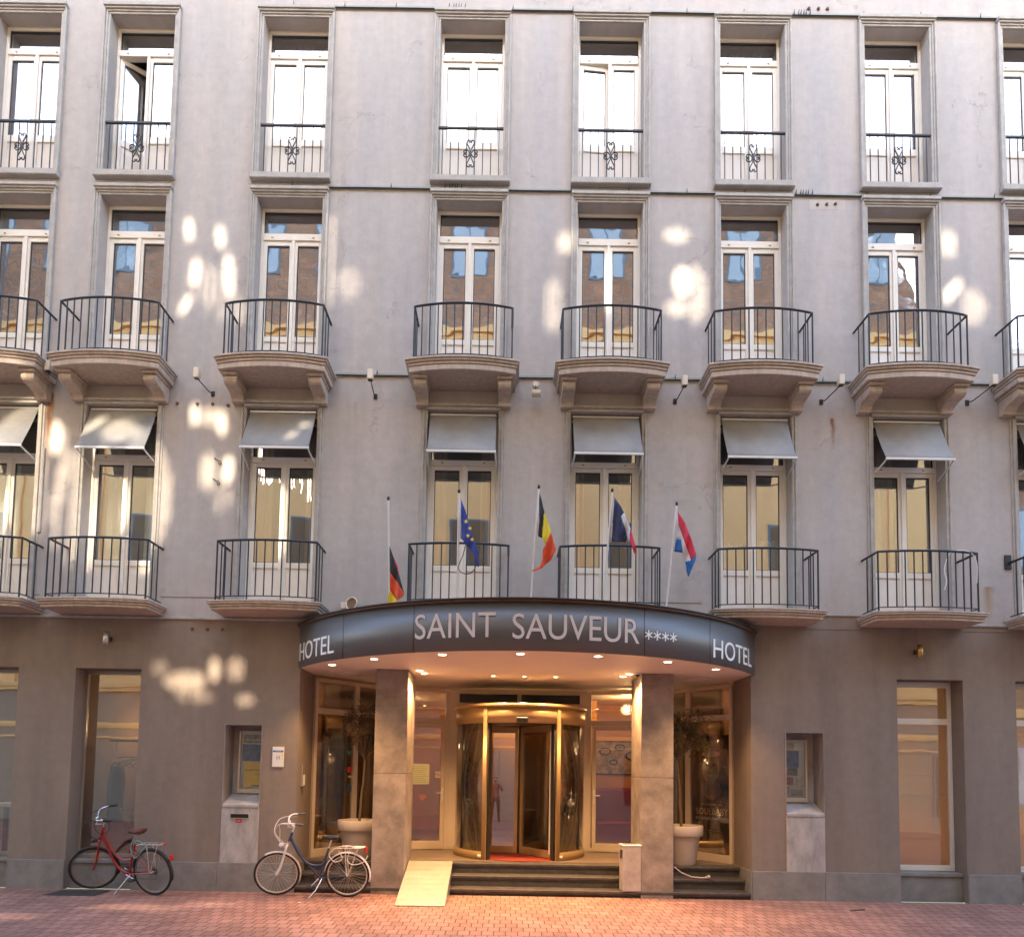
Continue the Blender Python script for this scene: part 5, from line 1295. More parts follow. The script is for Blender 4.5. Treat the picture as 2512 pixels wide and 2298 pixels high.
    f = B(); f.ball((1.01, 0, .80), .036, 12, sc=(1.2, 1, 1)); f.tube([(.95, 0, .76), (1.0, 0, .79)], .008, 6); st(f).build('headlight', c['light'], t)
    # saddle
    f = B(); f.tube([ST, ST + Vector((-.045, 0, .13))], .0125, 8); f.build('seat_post', c['metal'], t)
    sp = ST + Vector((-.045, 0, .15)) + Vector((0, 0, c['sad']))
    f = B(); vs = []; fs = []; prof_ = [(-.13, .02, .03), (-.12, .085, .035), (-.06, .095, .028), (0.0, .06, .018), (.06, .03, .012), (.12, .022, .010), (.145, .006, .004)]
    for (x_, hw_, z_) in prof_:
        for k in range(9):
            a = PI * k / 8; vs.append((sp.x + x_, sp.y + hw_ * math.cos(a), sp.z + z_ + .022 * math.sin(a) + (-.03 if k in (0, 8) else 0)))
    for i in range(len(prof_) - 1):
        for k in range(8): fs.append((9 * i + k, 9 * i + 9 + k, 9 * i + 10 + k, 9 * i + k + 1))
    fs.append(tuple(range(9))); fs.append(tuple(range(9 * len(prof_) - 9, 9 * len(prof_)))[::-1])
    for i in range(len(prof_) - 1): fs.append((9 * i, 9 * i + 8, 9 * i + 17, 9 * i + 9))
    f.add(vs, fs, 0, True); so__ = f.build('saddle', c['saddle'], t)
    f = B()
    for s_ in (-1, 1):
        f.tube([sp + Vector((-.10, .04 * s_, .01)), sp + Vector((.0, .02 * s_, -.03)), sp + Vector((.10, .008 * s_, .0))], .004, 5)
        for q in range(2): f.tube([sp + Vector((-.08 - .0 * q, (.02 + .03 * q) * s_, .02)), sp + Vector((-.085, (.02 + .03 * q) * s_, -.03))], .010, 6)
    f.build('spring', M_DARKMET, so__)
    # carrier
    f = B(); zc = RW + .425
    for s_ in (-1, 1):
        f.tube([(.24, .03 * s_, zc - .03), (.15, .055 * s_, zc), (-.22, .055 * s_, zc + .01), (-.24, .03 * s_, zc + .015)], .0065, 6)
        f.tube([(.02, .06 * s_, zc), (0, .068 * s_, RW)], .006, 6); f.tube([(-.17, .056 * s_, zc + .005), (-.02, .068 * s_, RW + .02)], .005, 6)
    for x_ in (.12, .02, -.08, -.17, -.24): f.tube([(x_, -.055 if x_ > -.23 else -.03, zc + .004), (x_, .055 if x_ > -.23 else .03, zc + .004)], .005, 5)
    if c['clamp']: f.box(-.27, -.10, -.05, .05, zc + .012, zc + .02); f.tube(smooth_path([(.14, .04, zc + .02), (.0, .05, zc + .045), (-.12, .045, zc + .03)]), .008, 6)
    f.build('carrier', c['carrier'], t)
    f = B()
    if c['clamp']:
        f.tube(smooth_path([(-.06, .075, zc - .02), (-.02, .08, zc - .17), (-.10, .08, zc - .24), (-.26, .08, zc - .20), (-.33, .07, zc - .10)]), .007, 6)
        f.tube(smooth_path([(.2, .07, zc - .02), (.26, .08, zc - .10), (.18, .08, zc - .20), (.06, .08, zc - .15), (.12, .07, zc - .03)]), .007, 6)
        f.build('cable_lock', c['carrier'], t)
    else:
        f.tube(smooth_path([(.27, .04, .84), (.31, .06, .72), (.27, .07, .60), (.22, .07, .57), (.12, .07, .66), (.03, .07, .76), (.10, .06, .80), (.22, .03, .82), (.24, .02, .80)]), .008, 6)
        f.build('cable_lock', mat('teal_cord', (0.16, 0.36, 0.36), .5), t)
        f = B(); n = 24; f.tube([cl + Vector((-.02 + .10 * math.cos(2 * PI * k / n), .05, -.10 + .13 * math.sin(2 * PI * k / n))) for k in range(n)], .006, 6, closed=True); st(f).build('looped_lock', M_BLACK, hbo)
    # rear light
    f = B(); xx = -.355 if not c['clamp'] else -.285; zz = RW + (.24 if not c['clamp'] else .40)
    f.box(xx - .02, xx + .02, -.025, .025, zz - .05, zz + .05); f.build('rear_light', mat('red_reflector', (.55, .02, .02), .25), t, bevel=.012)
    if not c['clamp']:
        f = B(); f.ball((-.25, 0, zc + .02), .022, 8); f.build('rear_light', mat('red_lens', (.6, .04, .04), .25), t)
        f = B(); f.box(-.03, .03, -.035, -.03, -.012, .012); f.v = [(1.02 + v[0], .02 + v[1], .60 + v[2]) for v in f.v]; 
        f2 = B(); f2.box(.95, 1.08, .02, .03, .50, .525); f2.v = [tuple(v) for v in f2.v]; st(f2).build('spoke_reflector', mat('amber_reflector', (.75, .25, .02), .3), t)
    # drivetrain
    f = B(); n = 36
    for r_, y_ in ((.085, -.05), (.07, -.055)): f.tube([(BBp.x + r_ * math.cos(2 * PI * k / n), y_, BBp.z + r_ * math.sin(2 * PI * k / n)) for k in range(n)], .006, 5, closed=True)
    for k in range(5): f.tube([(BBp.x, -.05, BBp.z), (BBp.x + .085 * math.cos(2 * PI * k / 5), -.05, BBp.z + .085 * math.sin(2 * PI * k / 5))], .006, 5)
    for r_, y_ in ((.045, -.045), (.035, -.05), (.027, -.055)): f.tube([(r_ * math.cos(2 * PI * k / n), y_, RW + r_ * math.sin(2 * PI * k / n)) for k in range(n)], .005, 5, closed=True)
    f.tube([(BBp.x, -.05, BBp.z + .085), (0, -.05, RW + .045)], .004, 5); f.tube([(BBp.x, -.05, BBp.z - .085), (-.01, -.05, RW - .12), (-.03, -.05, RW - .05)], .004, 5)
    f.build('chainset', c['chain'], t)
    for s_, ang in ((1, c['crank']), (-1, c['crank'] + PI)):
        f = B(); e_ = BBp + Vector((.17 * math.cos(ang), .075 * s_, .17 * math.sin(ang))); f.tube([BBp + Vector((0, .06 * s_, 0)), e_], .010, 8); co = f.build('crank', c['metal'], t)
        f = B(); f.box(e_.x - .045, e_.x + .045, min(e_.y, e_.y + .09 * s_), max(e_.y, e_.y + .09 * s_), e_.z - .013, e_.z + .013); f.build('pedal', M_BLACK, co, bevel=.004)
    f = B(); f.tube([(.38, .03, .30), (.44 if c['clamp'] else .42, .20, .155), (.52 if c['clamp'] else .47, .26 + .02, -.0 + .065)], .009, 6); f.build('kickstand', c['metal'], t)
    return t
def paint(n, col, coat=.6): return mat(n, col, .3, coat=coat, spec=.5)
TY = mat('tyre_rubber', (0.02, 0.019, 0.02), .75)
red = dict(tyre=TY, rim=mat('dull_rim', (.30, .27, .25), .35, metal=.8), spoke=mat('dark_spoke', (.16, .14, .13), .5, metal=.5), hub=.018, metal=mat('chrome', (.6, .6, .62), .18, metal=.95), guard=M_BLACK, frame=paint('red_enamel', (.33, .008, .012)), twin=True, forkr=.014, fork=paint('red_fork_enamel', (.33, .008, .012)), bar=mat('bar_chrome', (.62, .66, .68), .2, metal=.9), grip=M_BLACK, cabr=.004, cable=M_BLACK, light=M_DARKMET, sad=.03, saddle=mat('brown_saddle', (.13, .03, .02), .45), carrier=mat('silver_carrier', (.60, .60, .60), .35, metal=.7), clamp=False, chain=M_DARKMET, crank=R(200))
wht = dict(tyre=TY, rim=mat('pale_rim', (.66, .58, .50), .35, metal=.4), spoke=mat('pale_spoke', (.60, .52, .44), .4, metal=.5), hub=.034, metal=mat('satin_silver', (.68, .66, .64), .3, metal=.6), guard=mat('white_enamel', (.72, .68, .68), .35), frame=paint('navy_enamel', (.025, .045, .09)), twin=False, forkr=.018, fork=mat('pale_fork', (.74, .68, .62), .35), bar=mat('white_bar', (.74, .73, .74), .3), grip=mat('grey_grip', (.10, .10, .11), .6), cabr=.006, cable=mat('white_cable', (.72, .68, .64), .4), light=mat('white_lamp_shell', (.72, .72, .74), .3), sad=.01, saddle=mat('black_saddle', (.025, .03, .035), .35), carrier=mat('white_carrier', (.74, .68, .60), .4), clamp=True, chain=mat('bronze_chain', (.32, .22, .14), .45, metal=.6), crank=R(-48))
bicycle('red step-through bicycle with brown saddle leaning by the left ground floor window', (-5.41, -0.44, 0.0), PI - R(16.5), R(9), R(38), red).scale = (1.05, 1.05, 1.05)
bicycle('navy bicycle with white fork, handlebar and mudguards in front of the left entrance steps', (-2.42, -0.34, 0.0), PI - R(1), R(8), R(14), wht).scale = (1.02, 1.02, 1.02)

# ------------------------------------------------------------------ things in the entrance and rooms
def seg_fx(p, q, off):
    P, Q = Vector(p), Vector(q); d = (Q - P).normalized(); nn = Vector((d.y, -d.x))
    return lambda u, v, dd: (P.x + d.x * u + nn.x * (off + dd), P.y + d.y * u + nn.y * (off + dd), v)
def seg_quad(fx, u0, u1, z0, z1, m, parent, root, name, th=.003):
    b = B(); b.add([fx(u0, z0, th), fx(u1, z0, th), fx(u1, z1, th), fx(u0, z1, th), fx(u0, z0, 0), fx(u1, z0, 0), fx(u1, z1, 0), fx(u0, z1, 0)], [(0, 1, 2, 3), (7, 6, 5, 4), (0, 4, 5, 1), (1, 5, 6, 2), (2, 6, 7, 3), (3, 7, 4, 0)])
    return b.build(name, m, parent, root=root)
# poster behind right shop window
p, q = PTS[4], PTS[5]; fx = seg_fx(p, q, -0.07); L_ = seglen(p, q)
c0 = fx(L_ - .55, 0, 0)
t = thing('event_poster', 'tall dark concert poster with gold lettering behind the right shop window', 'poster', (c0[0], c0[1], 0.7)); r = tuple(t.location)
u0, u1 = L_ - 0.90, L_ - 0.10
seg_quad(fx, u0, u1, 0.80, 2.72, mat('poster_black', (.012, .011, .011), .55), t, r, 'poster_sheet')
fx2 = seg_fx(p, q, -0.066)
def pell(cu, cz, ru, rz, m, off, name):
    f_ = seg_fx(p, q, off); b = B(); n = 24
    b.add([f_(cu + ru * math.cos(2 * PI * k / n), cz + rz * math.sin(2 * PI * k / n), 0) for k in range(n)], [tuple(range(n))]); return b.build(name, m, t, root=r)
um = (u0 + u1) / 2 - .03
g1_, g2_, g3_ = mat('print_grey', (.22, .20, .19), .6, var=.3, vscale=9), mat('print_dark', (.015, .013, .013), .6), mat('print_light', (.42, .39, .37), .6)
pell(um, 2.12, .19, .28, g1_, -.0655, 'portrait_print'); pell(um, 1.74, .24, .16, mat('print_shoulder', (.11, .10, .10), .6), -.0658, 'portrait_print')
for s_ in (-1, 1): pell(um + .075 * s_, 2.18, .04, .018, g2_, -.065, 'portrait_print')
pell(um, 1.99, .055, .018, g3_, -.065, 'portrait_print'); pell(um + .005, 2.08, .018, .035, g3_, -.0652, 'portrait_print'); pell(um, 2.38, .20, .06, g3_, -.0648, 'portrait_print')
GOLD = mat('gold_print', (.80, .58, .28), .5); PALE = mat('pale_print', (.92, .88, .82), .5)
flat_text('SOULBABY', um + .02, 1.28, .115, 0, GOLD, t, r, wd=.70, cen=True, fx=fx2)
flat_text('THE SOUND OF MOTOWN', um + .02, 1.185, .05, 0, PALE, t, r, wd=.72, cen=True, fx=fx2)
flat_text('12, 13 EN 14 APRIL 2018', um + .02, 1.45, .028, 0, PALE, t, r, wd=.42, cen=True, fx=fx2)
for k in range(4): seg_quad(fx2, um - .05 + .02 * k, um + .20 - .02 * (k % 2), .99 - k * .035, .997 - k * .035, GOLD, t, r, 'small_print', .0005)
pell(um, 1.585, .10, .03, mat('badge_print', (.35, .17, .09), .5), -.0652, 'badge'); pell(um, 1.61, .045, .03, mat('badge_print2', (.35, .17, .09), .5), -.0652, 'badge')
# leaflets and stickers on the left shop window
p0_, q0_ = PTS[0], PTS[1]; fxs = seg_fx(p0_, q0_, -0.02); LL = seglen(p0_, q0_)
for (u, z, w_, h_, m, lab, n_) in ((.86, 1.99, .12, .10, M_REDP, 'small red sticker on the left shop window above two others', 'sticker'), (.86, 1.64, .10, .13, mat('sticker_blue', (.04, .09, .16), .5), 'small blue sticker, lowest on the left shop window', 'sticker'), (.84, 2.30, .10, .11, mat('sticker_teal', (.10, .28, .30), .5), 'teal heart shaped sticker high on the left shop window', 'sticker'), (.88, 1.86, .10, .04, GOLD, 'thin gold sticker between the red and blue stickers', 'sticker')):
    f_ = seg_fx(p0_, q0_, .006)
    b = B()
    if 'heart' in lab:
        pts = []
        for k in range(28):
            a = 2 * PI * k / 28; hx = 16 * math.sin(a) ** 3; hz = 13 * math.cos(a) - 5 * math.cos(2 * a) - 2 * math.cos(3 * a) - math.cos(4 * a); pts.append(f_(u + hx / 32 * w_, z + hz / 32 * h_, 0))
        b.add(pts, [tuple(range(28))])
    else:
        b.add([f_(u - w_ / 2, z - h_ / 2, 0), f_(u + w_ / 2, z - h_ / 2, 0), f_(u + w_ / 2, z + h_ / 2, 0), f_(u - w_ / 2, z + h_ / 2, 0)], [(0, 1, 2, 3)])
    mark(b.build(n_, m), lab, 'sticker', 'stickers on the shop window')
# menu sheet, no-smoking sign, pink hearts on the left door
p1_, q1_ = PTS[1], PTS[2]; L1 = seglen(p1_, q1_)
ud0, ud1 = 0.42 + .045 + .075, L1 - .105 - .075
f_ = seg_fx(p1_, q1_, -.006)
t = thing('menu_sheet', 'yellow menu sheet with added glow hung behind the left entrance door glass', 'menu', f_(ud0 + .2, 1.7, 0)); r = tuple(t.location)
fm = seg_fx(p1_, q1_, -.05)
seg_quad(fm, ud0 + .08, ud0 + .46, 1.72, 2.12, emis('menu_paper_glow', (.85, .55, .10), .06), t, r, 'paper')  # glow put into the plain paper by emission, no lamp behind it
fm2 = seg_fx(p1_, q1_, -.046)
for k in range(9): seg_quad(fm2, ud0 + .11, ud0 + .43 - .03 * (k % 3), 1.76 + k * .038, 1.765 + k * .038, mat('ink', (.25, .15, .03), .6) if k == 0 else bpy.data.materials['ink'], t, r, 'text_line', .0005)
t = thing('no_smoking_sign', 'small round no smoking sign beside the left entrance door handle', 'sign', f_(ud1 - .05, 1.9, 0)); r = tuple(t.location)
fn_ = seg_fx(p1_, q1_, .006)
seg_quad(fn_, ud1 - .105, ud1 + .0, 1.85, 1.98, M_WHITE, t, r, 'plate', .001)
b = B(); n = 24; uc, zc = ud1 - .052, 1.915; f3 = seg_fx(p1_, q1_, .009)
b.tube([f3(uc + .038 * math.cos(2 * PI * k / n), zc + .038 * math.sin(2 * PI * k / n), 0) for k in range(n)], .004, 5, closed=True); b.tube([f3(uc - .027, zc + .027, 0), f3(uc + .027, zc - .027, 0)], .004, 5); b.build('red_ring', M_REDP, t, root=r)
b = B(); b.add([f3(uc - .025, zc - .005, 0), f3(uc + .02, zc - .005, 0), f3(uc + .02, zc + .004, 0), f3(uc - .025, zc + .004, 0)], [(0, 1, 2, 3)]); b.build('cigarette', M_BLACK, t, root=r)
for u, z, lab in ((ud0 + .03, 1.50, 'left pink heart sticker on the left door glass'), (ud0 + .33, 1.47, 'right pink heart sticker on the left door glass')):
    pts = []
    for k in range(28):
        a = 2 * PI * k / 28; hx = 16 * math.sin(a) ** 3; hz = 13 * math.cos(a) - 5 * math.cos(2 * a) - 2 * math.cos(3 * a) - math.cos(4 * a); pts.append(fn_(u + hx / 32 * .13, z + hz / 32 * .16, 0))
    b = B(); b.add(pts, [tuple(range(28))]); mark(b.build('sticker', mat('pink_sticker', (.40, .16, .13), .6)), lab, 'sticker', 'pink heart stickers on the door')
# carpet
b = B(); vs = [dp(2 * PI * k / 48, DR - .06, .458) for k in range(48)] + [dp(2 * PI * k / 48, DR - .06, .466) for k in range(48)]
b.add(vs, [tuple(range(48, 96))] + [(k, (k + 1) % 48, 48 + (k + 1) % 48, 48 + k) for k in range(48)]); mark(b.build('carpet', M_RED), 'round dark red carpet on the floor inside the revolving door', 'carpet')
# sofa and picture in the lobby, right
t = thing('sofa', 'dark red leather sofa against the lobby wall behind the right door', 'sofa', (2.6, 4.6, .455)); r = tuple(t.location)
b = B(); b.box(2.06, 3.9, 4.3, 5.1, .455, .92); b.build('seat', M_REDLEATHER, t, root=r, bevel=.05, seg=3)
b = B(); b.box(2.06, 3.9, 5.0, 5.3, .5, 1.65); b.build('backrest', M_REDLEATHER, t, root=r, bevel=.06, seg=3)
b = B(); b.box(1.90, 2.08, 4.3, 5.3, .455, 1.15); b.build('armrest', M_REDLEATHER, t, root=r, bevel=.05, seg=3)
b = B(); b.box(1.4, 4.1, 5.35, 5.4, .455, 3.6); b.build('partition', M_LOBBY, hotel)
t = thing('wall_picture', 'wide framed brown picture on the lobby wall above the red sofa', 'picture', (2.75, 5.34, 2.3)); r = tuple(t.location)
b = B(); b.box(2.15, 3.35, 5.31, 5.345, 1.95, 2.75); b.build('frame', M_DARKMET, t, root=r)
b = B(); b.box(2.18, 3.32, 5.302, 5.309, 1.98, 2.72); b.build('canvas', mat('picture_canvas', (.35, .24, .13), .6, var=.8, vscale=5), t, root=r)
b = B()
for k, (x, z, rr) in enumerate(((2.4, 2.5, .13), (2.75, 2.6, .11), (3.05, 2.4, .16), (2.6, 2.25, .09))): b.tube([(x + rr * math.cos(2 * PI * q / 20), 5.298, z + rr * .6 * math.sin(2 * PI * q / 20)) for q in range(20)], .02, 5, closed=True)
b.build('ring_print', M_BLACK, t, root=r)
t = thing('notice_frame', 'small framed notice on the inner lobby door seen through the revolving door', 'picture', (.45, 6.9, 1.9)); r = tuple(t.location)
b = B(); b.box(.28, .62, 6.90, 6.925, 1.55, 2.05); b.build('frame', M_ALU, t, root=r)
b = B(); b.box(.31, .59, 6.893, 6.899, 1.58, 2.02); b.build('sheet', M_CREAMP, t, root=r)
# potted plant silhouettes in lobby
t = thing('house_plant', 'dark thin leaved plant in the lobby right of the revolving door', 'plant', (1.35, 4.0, .455)); r = tuple(t.location)
b = B(); b.lathe([(0, .455), (.14, .455), (.18, .8), (.16, .8), (0, .78)], 1.35, 4.0, 20); b.build('pot', M_WHITE, t, root=r)
b = B(); rnd = random.Random(9)
for k in range(40):
    a = rnd.uniform(0, 2 * PI); el = rnd.uniform(.4, 1.4); L_ = rnd.uniform(.4, 1.0); e = Vector((1.35 + L_ * .5 * math.cos(a) * math.cos(el), 4.0 + L_ * .5 * math.sin(a) * math.cos(el), .8 + L_ * math.sin(el) * 1.3)); m_ = Vector((1.35, 4.0, .8)).lerp(e, .5) + Vector((0, 0, .1)); wv = Vector((-math.sin(a), math.cos(a), 0)) * .025
    b.add([(1.35, 4.0, .8), m_ + wv, e, m_ - wv], [(0, 1, 2, 3)])
b.build('leaves', mat('dark_leaves', (.02, .035, .015), .5), t, root=r)

# cafe room behind the left window: rail, hangers, coats, folding chair
t = thing('clothes_rail', 'dark shelf rail with hangers behind the left ground floor window', 'clothes rail', (-6.45, 1.15, 2.1)); r = tuple(t.location)
b = B(); b.box(-7.0, -5.75, 1.0, 1.35, 2.42, 2.45); b.build('shelf', M_DARKMET, t, root=r)
b = B(); b.tube([(-6.95, 1.15, 2.15), (-5.75, 1.15, 2.15)], .012, 8); b.tube([(-6.95, 1.15, 2.15), (-6.95, 1.15, 2.43)], .01, 6); b.tube([(-5.8, 1.15, 2.15), (-5.8, 1.15, 2.43)], .01, 6); b.build('rail', M_ALU, t, root=r)
hang0 = None
for k, x in enumerate((-6.80, -6.72, -6.60, -6.50, -6.36, -6.25)):
    lab = ['leftmost pale hanger on the rail', 'second pale hanger from the left on the rail', 'third pale hanger from the left on the rail', 'fourth pale hanger from the left on the rail', 'fifth pale hanger from the left on the rail', 'rightmost empty pale hanger on the rail'][k]
    if hang0 is None:
        b = B(); b.tube([(0, 0, .0), (0.0, 0, -.05)], .004, 5); b.tube(smooth_path([(.10, -.20, -.16), (.04, -.08, -.08), (0, 0, -.05), (-.04, .08, -.08), (-.10, .20, -.16)]), .013, 6); b.tube([(.10, -.20, -.16), (-.10, .20, -.16)], .009, 6)
        hang0 = b.build('coat_hanger', mat('pale_hanger', (.62, .52, .38), .5)); h = hang0
    else: h = hang0.copy(); COL.objects.link(h)
    h.location = (x, 1.15, 2.15); h.rotation_euler = (0, 0, R(-50 + k * 4)); mark(h, lab, 'hanger', 'pale wooden hangers on the rail')
def coat(x, col, lab, sc=1.0):
    b = B(); prof = [(.05, 2.05), (.16, 1.98), (.20, 1.75), (.19, 1.3), (.22, .98), (.0, .97)]
    prof = [(r_ * sc, z) for r_, z in prof]
    tmp = MB(); tmp.lathe(prof, 0, 0, 20)
    b.add([(x + v[0] * .55 + .012 * math.sin(v[2] * 9 + v[1] * 40), 1.15 + v[1], v[2]) for v in tmp.v], tmp.f, 0, True)
    mark(b.build('coat', mat('coat_cloth_%d' % int(-x * 10), col, .9, var=.2, vscale=9, bump=.4, bscale=30)), lab, 'coat', 'coats on the rail')
coat(-6.93, (.02, .022, .028), 'long dark coat hanging left on the rail'); coat(-5.98, (.22, .18, .13), 'quilted beige coat hanging right on the rail', 1.1)
t = thing('easel_chair', 'folded orange wooden chair standing behind the left ground floor window', 'chair', (-6.5, 1.0, .38)); r = tuple(t.location)
b = B()
for x0, x1 in ((-6.75, -6.55), (-6.28, -6.08)): b.add([(x0, .95, 1.25), (x0 + .09, .95, 1.25), (x1 + .09, 1.15, .38), (x1, 1.15, .38), (x0, .99, 1.25), (x0 + .09, .99, 1.25), (x1 + .09, 1.19, .38), (x1, 1.19, .38)], [(0, 1, 2, 3), (7, 6, 5, 4), (0, 4, 5, 1), (1, 5, 6, 2), (2, 6, 7, 3), (3, 7, 4, 0)])
b.build('leg_frame', M_WOOD, t, root=r)
b = B(); b.box(-6.72, -6.1, 1.0, 1.03, 1.12, 1.20); b.box(-6.68, -6.04, 1.05, 1.08, .80, .90); b.build('crossbar', M_WOOD, t, root=r)
sheer(-6.12, -6.0, .47, 3.55, .62, 'curtain', M_DRAPE, hotel, amp=.02, per=.06)
# cafe table and chair behind the far left window
t = thing('cafe_table', 'white topped table behind the far left ground floor window', 'table', (-8.5, 1.2, .38)); r = tuple(t.location)
b = B(); b.box(-9.2, -8.15, .9, 1.6, 1.24, 1.29); b.build('tabletop', M_WHITE, t, root=r, bevel=.01)
for x, y in ((-9.1, 1.0), (-8.25, 1.0), (-9.1, 1.5), (-8.25, 1.5)):
    b = B(); b.box(x - .03, x + .03, y - .03, y + .03, .38, 1.24); b.build('leg', M_DARKMET, t, root=r)
# table lamps with warm shades in the right rooms
for x, lab in ((6.72, 'glowing cone lampshade behind the blind of the right ground floor window'), (8.8, 'glowing cone lampshade behind the far right ground floor window')):
    t = thing('table_lamp', lab, 'lamp', (x, 1.3, 1.2), 'glowing lampshades behind the blinds'); r = tuple(t.location)
    b = B(); b.lathe([(.14, 2.0), (.26, 1.62)], x, 1.3, 24); b.build('lamp_shade', emis('lamp_shade_%d' % int(x), (1, .62, .28), .5), t, root=r)
    b = B(); b.lathe([(0, .38), (.15, .38), (.15, .41), (.02, .43), (.02, 1.66), (0, 1.66)], x, 1.3, 16); b.build('lamp_stand', M_DARKMET, t, root=r)

# ------------------------------------------------------------------ photographer (seen only as a reflection in the door glass)
def skin_person(loc):
    t = thing('person', 'person in dark jacket and reddish shirt raising a camera, mirrored in door glass', 'person', loc)
    V = {}; order = []; E_ = []; Rr = {}
    def v(n, p, r_): V[n] = len(order); order.append(p); Rr[n] = r_
    v('pel', (0, 0, .95), .15); v('wai', (0, .0, 1.1), .135); v('che', (0, .0, 1.30), .16); v('nek', (0, .0, 1.47), .06); v('hea', (0, .03, 1.60), .095); v('top', (0, .02, 1.69), .07)
    for s, n in ((-1, 'l'), (1, 'r')):
        v('sh' + n, (s * .19, 0, 1.41), .07); v('el' + n, (s * .27, .14, 1.20), .05); v('wr' + n, (s * .10, .27, 1.52), .034)
        v('hi' + n, (s * .10, 0, .90), .11); v('kn' + n, (s * .13, .02, .50), .07); v('an' + n, (s * .15, -.01, .09), .045); v('to' + n, (s * .17, .16, .04), .04)
    def e(a, b): E_.append((V[a], V[b]))
    e('pel', 'wai'); e('wai', 'che'); e('che', 'nek'); e('nek', 'hea'); e('hea', 'top')
    for n in 'lr': e('che', 'sh' + n); e('sh' + n, 'el' + n); e('el' + n, 'wr' + n); e('pel', 'hi' + n); e('hi' + n, 'kn' + n); e('kn' + n, 'an' + n); e('an' + n, 'to' + n)
    me = bpy.data.meshes.new('body'); me.from_pydata(order, E_, []); o = bpy.data.objects.new('body', me); COL.objects.link(o)
    m = o.modifiers.new('skin', 'SKIN'); o.modifiers.new('sub', 'SUBSURF').levels = 2
    o.modifiers['sub'].render_levels = 2
    for n in V:
        sv = me.skin_vertices[0].data[V[n]]; sv.radius = (Rr[n], Rr[n] * (.8 if n in ('che', 'wai', 'pel') else 1)); sv.use_root = (n == 'pel')
    dg = bpy.context.evaluated_depsgraph_get(); dg.update(); me2 = bpy.data.meshes.new_from_object(o.evaluated_get(dg)); bpy.data.objects.remove(o)
    ms = [mat('skin_tone', (.45, .25, .17), .6), mat('red_shirt', (.35, .10, .08), .85), mat('dark_trousers', (.03, .03, .035), .9), mat('dark_jacket', (.05, .05, .06), .85)]
    for mm in ms: me2.materials.append(mm)
    for p in me2.polygons:
        c = p.center; p.use_smooth = True
        p.material_index = 2 if c.z < .95 else (0 if c.z > 1.48 else (1 if abs(c.x) < .09 and c.y > .02 else 3))
    bo = bpy.data.objects.new('body', me2); COL.objects.link(bo); bo.parent = t
    b = B(); b.ball((0, .0, 1.64), .105, 14, sc=(.95, 1.0, .9)); b.v = [(x, min(y, .04 + .5 * max(0, z - 1.66)), z) for x, y, z in b.v]; b.build('hair', M_BLACK, t)
    for s in (-1, 1):
        for k in range(4): 
            f = B(); f.tube([(s * .085, .28, 1.545 + .018 * k - .02), (s * .07, .335, 1.55 + .018 * k - .02), (s * .035, .345, 1.55 + .018 * k - .02)], .008, 6); f.build('finger', ms[0], t)
        f = B(); f.tube([(s * .09, .25, 1.53), (s * .07, .24, 1.57), (s * .04, .24, 1.57)], .010, 6); f.build('thumb', ms[0], t)
        f = B(); f.box(s * .08 - .02, s * .08 + .02, .25, .33, 1.50, 1.60); f.build('palm', ms[0], t, bevel=.012)
    t2 = thing('photo_camera', 'black camera held up to the face of the mirrored person', 'camera', (loc[0], loc[1] + .26, 1.58))
    b = B(); b.box(-.065, .065, -.04, .04, -.045, .045); b.build('camera_body', M_BLACK, t2, bevel=.01)
    b = B(); b.tube([(0, .04, 0), (0, .13, 0)], .035, 16); b.build('lens', M_DARKMET, t2)
skin_person((-0.30, -12.55, 0.0))

# neighbouring house across the street
t = thing('brick_house', 'plain brick house across the street, mirrored in the rightmost window panes', 'building', (24, YO, 0))
b = B(); b.box(17.1, 45, YO - .3, YO, 0, 14.2); b.build('wall', M_BRICK, t, root=(24, YO, 0))
b = B(); b.box(17.1, 45, YO, YO + .25, 14.2, 14.6); b.box(17.1, 45, YO, YO + .06, 4.2, 4.5); b.build('cornice', M_CREAMW, t, root=(24, YO, 0))
for k in range(8):
    for z in (1.0, 5.4, 9.6):
        b = B(); b.box(18.4 + k * 3.2, 19.6 + k * 3.2, YO + .001, YO + .03, z, z + 2.2); wq = b.build('window', M_OFR, t, root=(24, YO, 0))
        b = B(); b.box(18.5 + k * 3.2, 19.5 + k * 3.2, YO + .031, YO + .036, z + .1, z + 2.1); b.build('pane', M_PALE, wq, root=(24, YO, 0))
# pilasters of the cream storeys
b = B()
for k in range(-14, 6):
    x = k * 2.9 - 0.45
    if all(h[1] < x - .2 or h[0] > x + .2 or h[2] > 17.5 or h[3] < 4.9 for h in gaps): b.box(x - .16, x + .16, .016, .10, 4.9, 17.55)
for z in (7.4, 11.6, 15.6):
    pass
b.build('pilasters', M_CREAMW, opp)
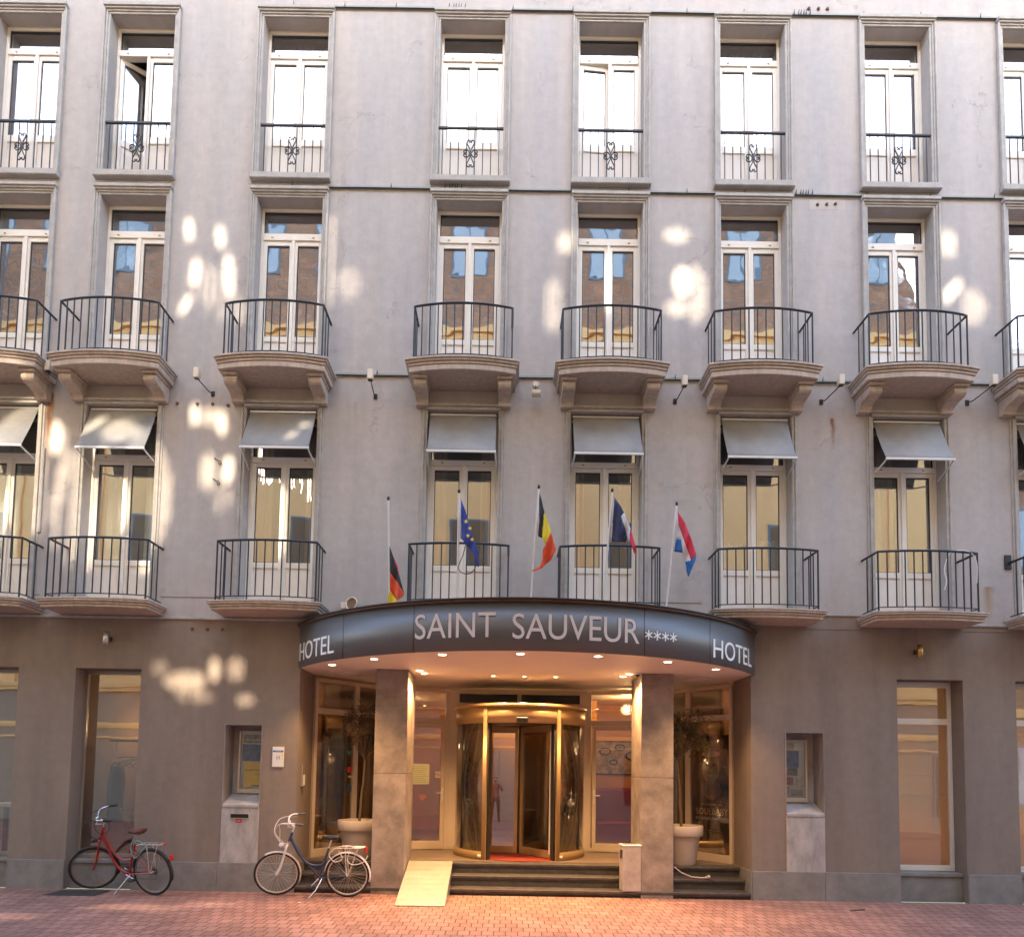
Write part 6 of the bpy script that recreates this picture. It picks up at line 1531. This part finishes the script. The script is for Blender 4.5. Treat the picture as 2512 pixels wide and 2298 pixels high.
# old sign anchors in the render
AM_ = mat('rusty_anchor', (0.16, 0.10, 0.07), .8)
for x, z, y, lab in ((-5.62, 8.12, 0, 'leftmost anchor in the row of four under the second floodlight'), (-5.28, 8.12, 0, 'second anchor from left under the second floodlight'), (-5.02, 8.12, 0, 'third anchor from left under the second floodlight'), (-4.76, 8.10, 0, 'rightmost anchor in the row under the second floodlight'),
        (5.26, 11.84, 0, 'left anchor of three on the pale patch right of the sixth middle window'), (5.42, 11.85, 0, 'middle anchor of three on the pale patch right of the sixth middle window'), (5.57, 11.86, 0, 'right anchor of three on the pale patch right of the sixth middle window'),
        (5.15, 15.46, 0, 'left anchor of three above the top cable strip'), (5.32, 15.46, 0, 'middle anchor of three above the top cable strip'), (5.48, 15.46, 0, 'right anchor of three above the top cable strip'),
        (-5.20, 4.28, .004, 'left rusty anchor under the string course over the sunlit patch'), (-4.95, 4.28, .004, 'middle rusty anchor under the string course over the sunlit patch'), (-4.70, 4.28, .004, 'right rusty anchor under the string course over the sunlit patch')):
    b = B(); b.lathe([(0.0, -.03), (.022, -.026), (.03, 0)], 0, 0, 10); b.v = [(x + v[0], y + v[2], z + v[1]) for v in b.v]; b.tube([(x, y - .028, z), (x + .004, y - .04, z - .045)], .007, 5)
    mark(b.build('wall_anchor', AM_), lab, 'anchor', 'old sign anchors in the facade')
b = B(); b.box(5.12, 5.74, -.002, 0, 11.76, 11.94); mark(b.build('repair_patch', mat('repair_patch_paint', (.50, .45, .41), .8, var=.06)), 'pale rectangular repair patch on the wall right of the sixth middle window', 'patch')
b = B(); b.tube(smooth_path([(7.05, -.60, 5.60), (7.25, -.585, 5.63), (7.42, -.55, 5.58), (7.50, -.53, 5.42), (7.49, -.53, 5.12)]), .009, 5); b.tube(smooth_path([(7.05, -.60, 5.60), (6.98, -.60, 5.48), (6.93, -.61, 5.30), (6.96, -.61, 5.12), (6.92, -.61, 4.98)]), .009, 5)
mark(b.build('ribbon', M_WHITE), 'white ribbon tied to the right end of the seventh lower balcony railing', 'ribbon')
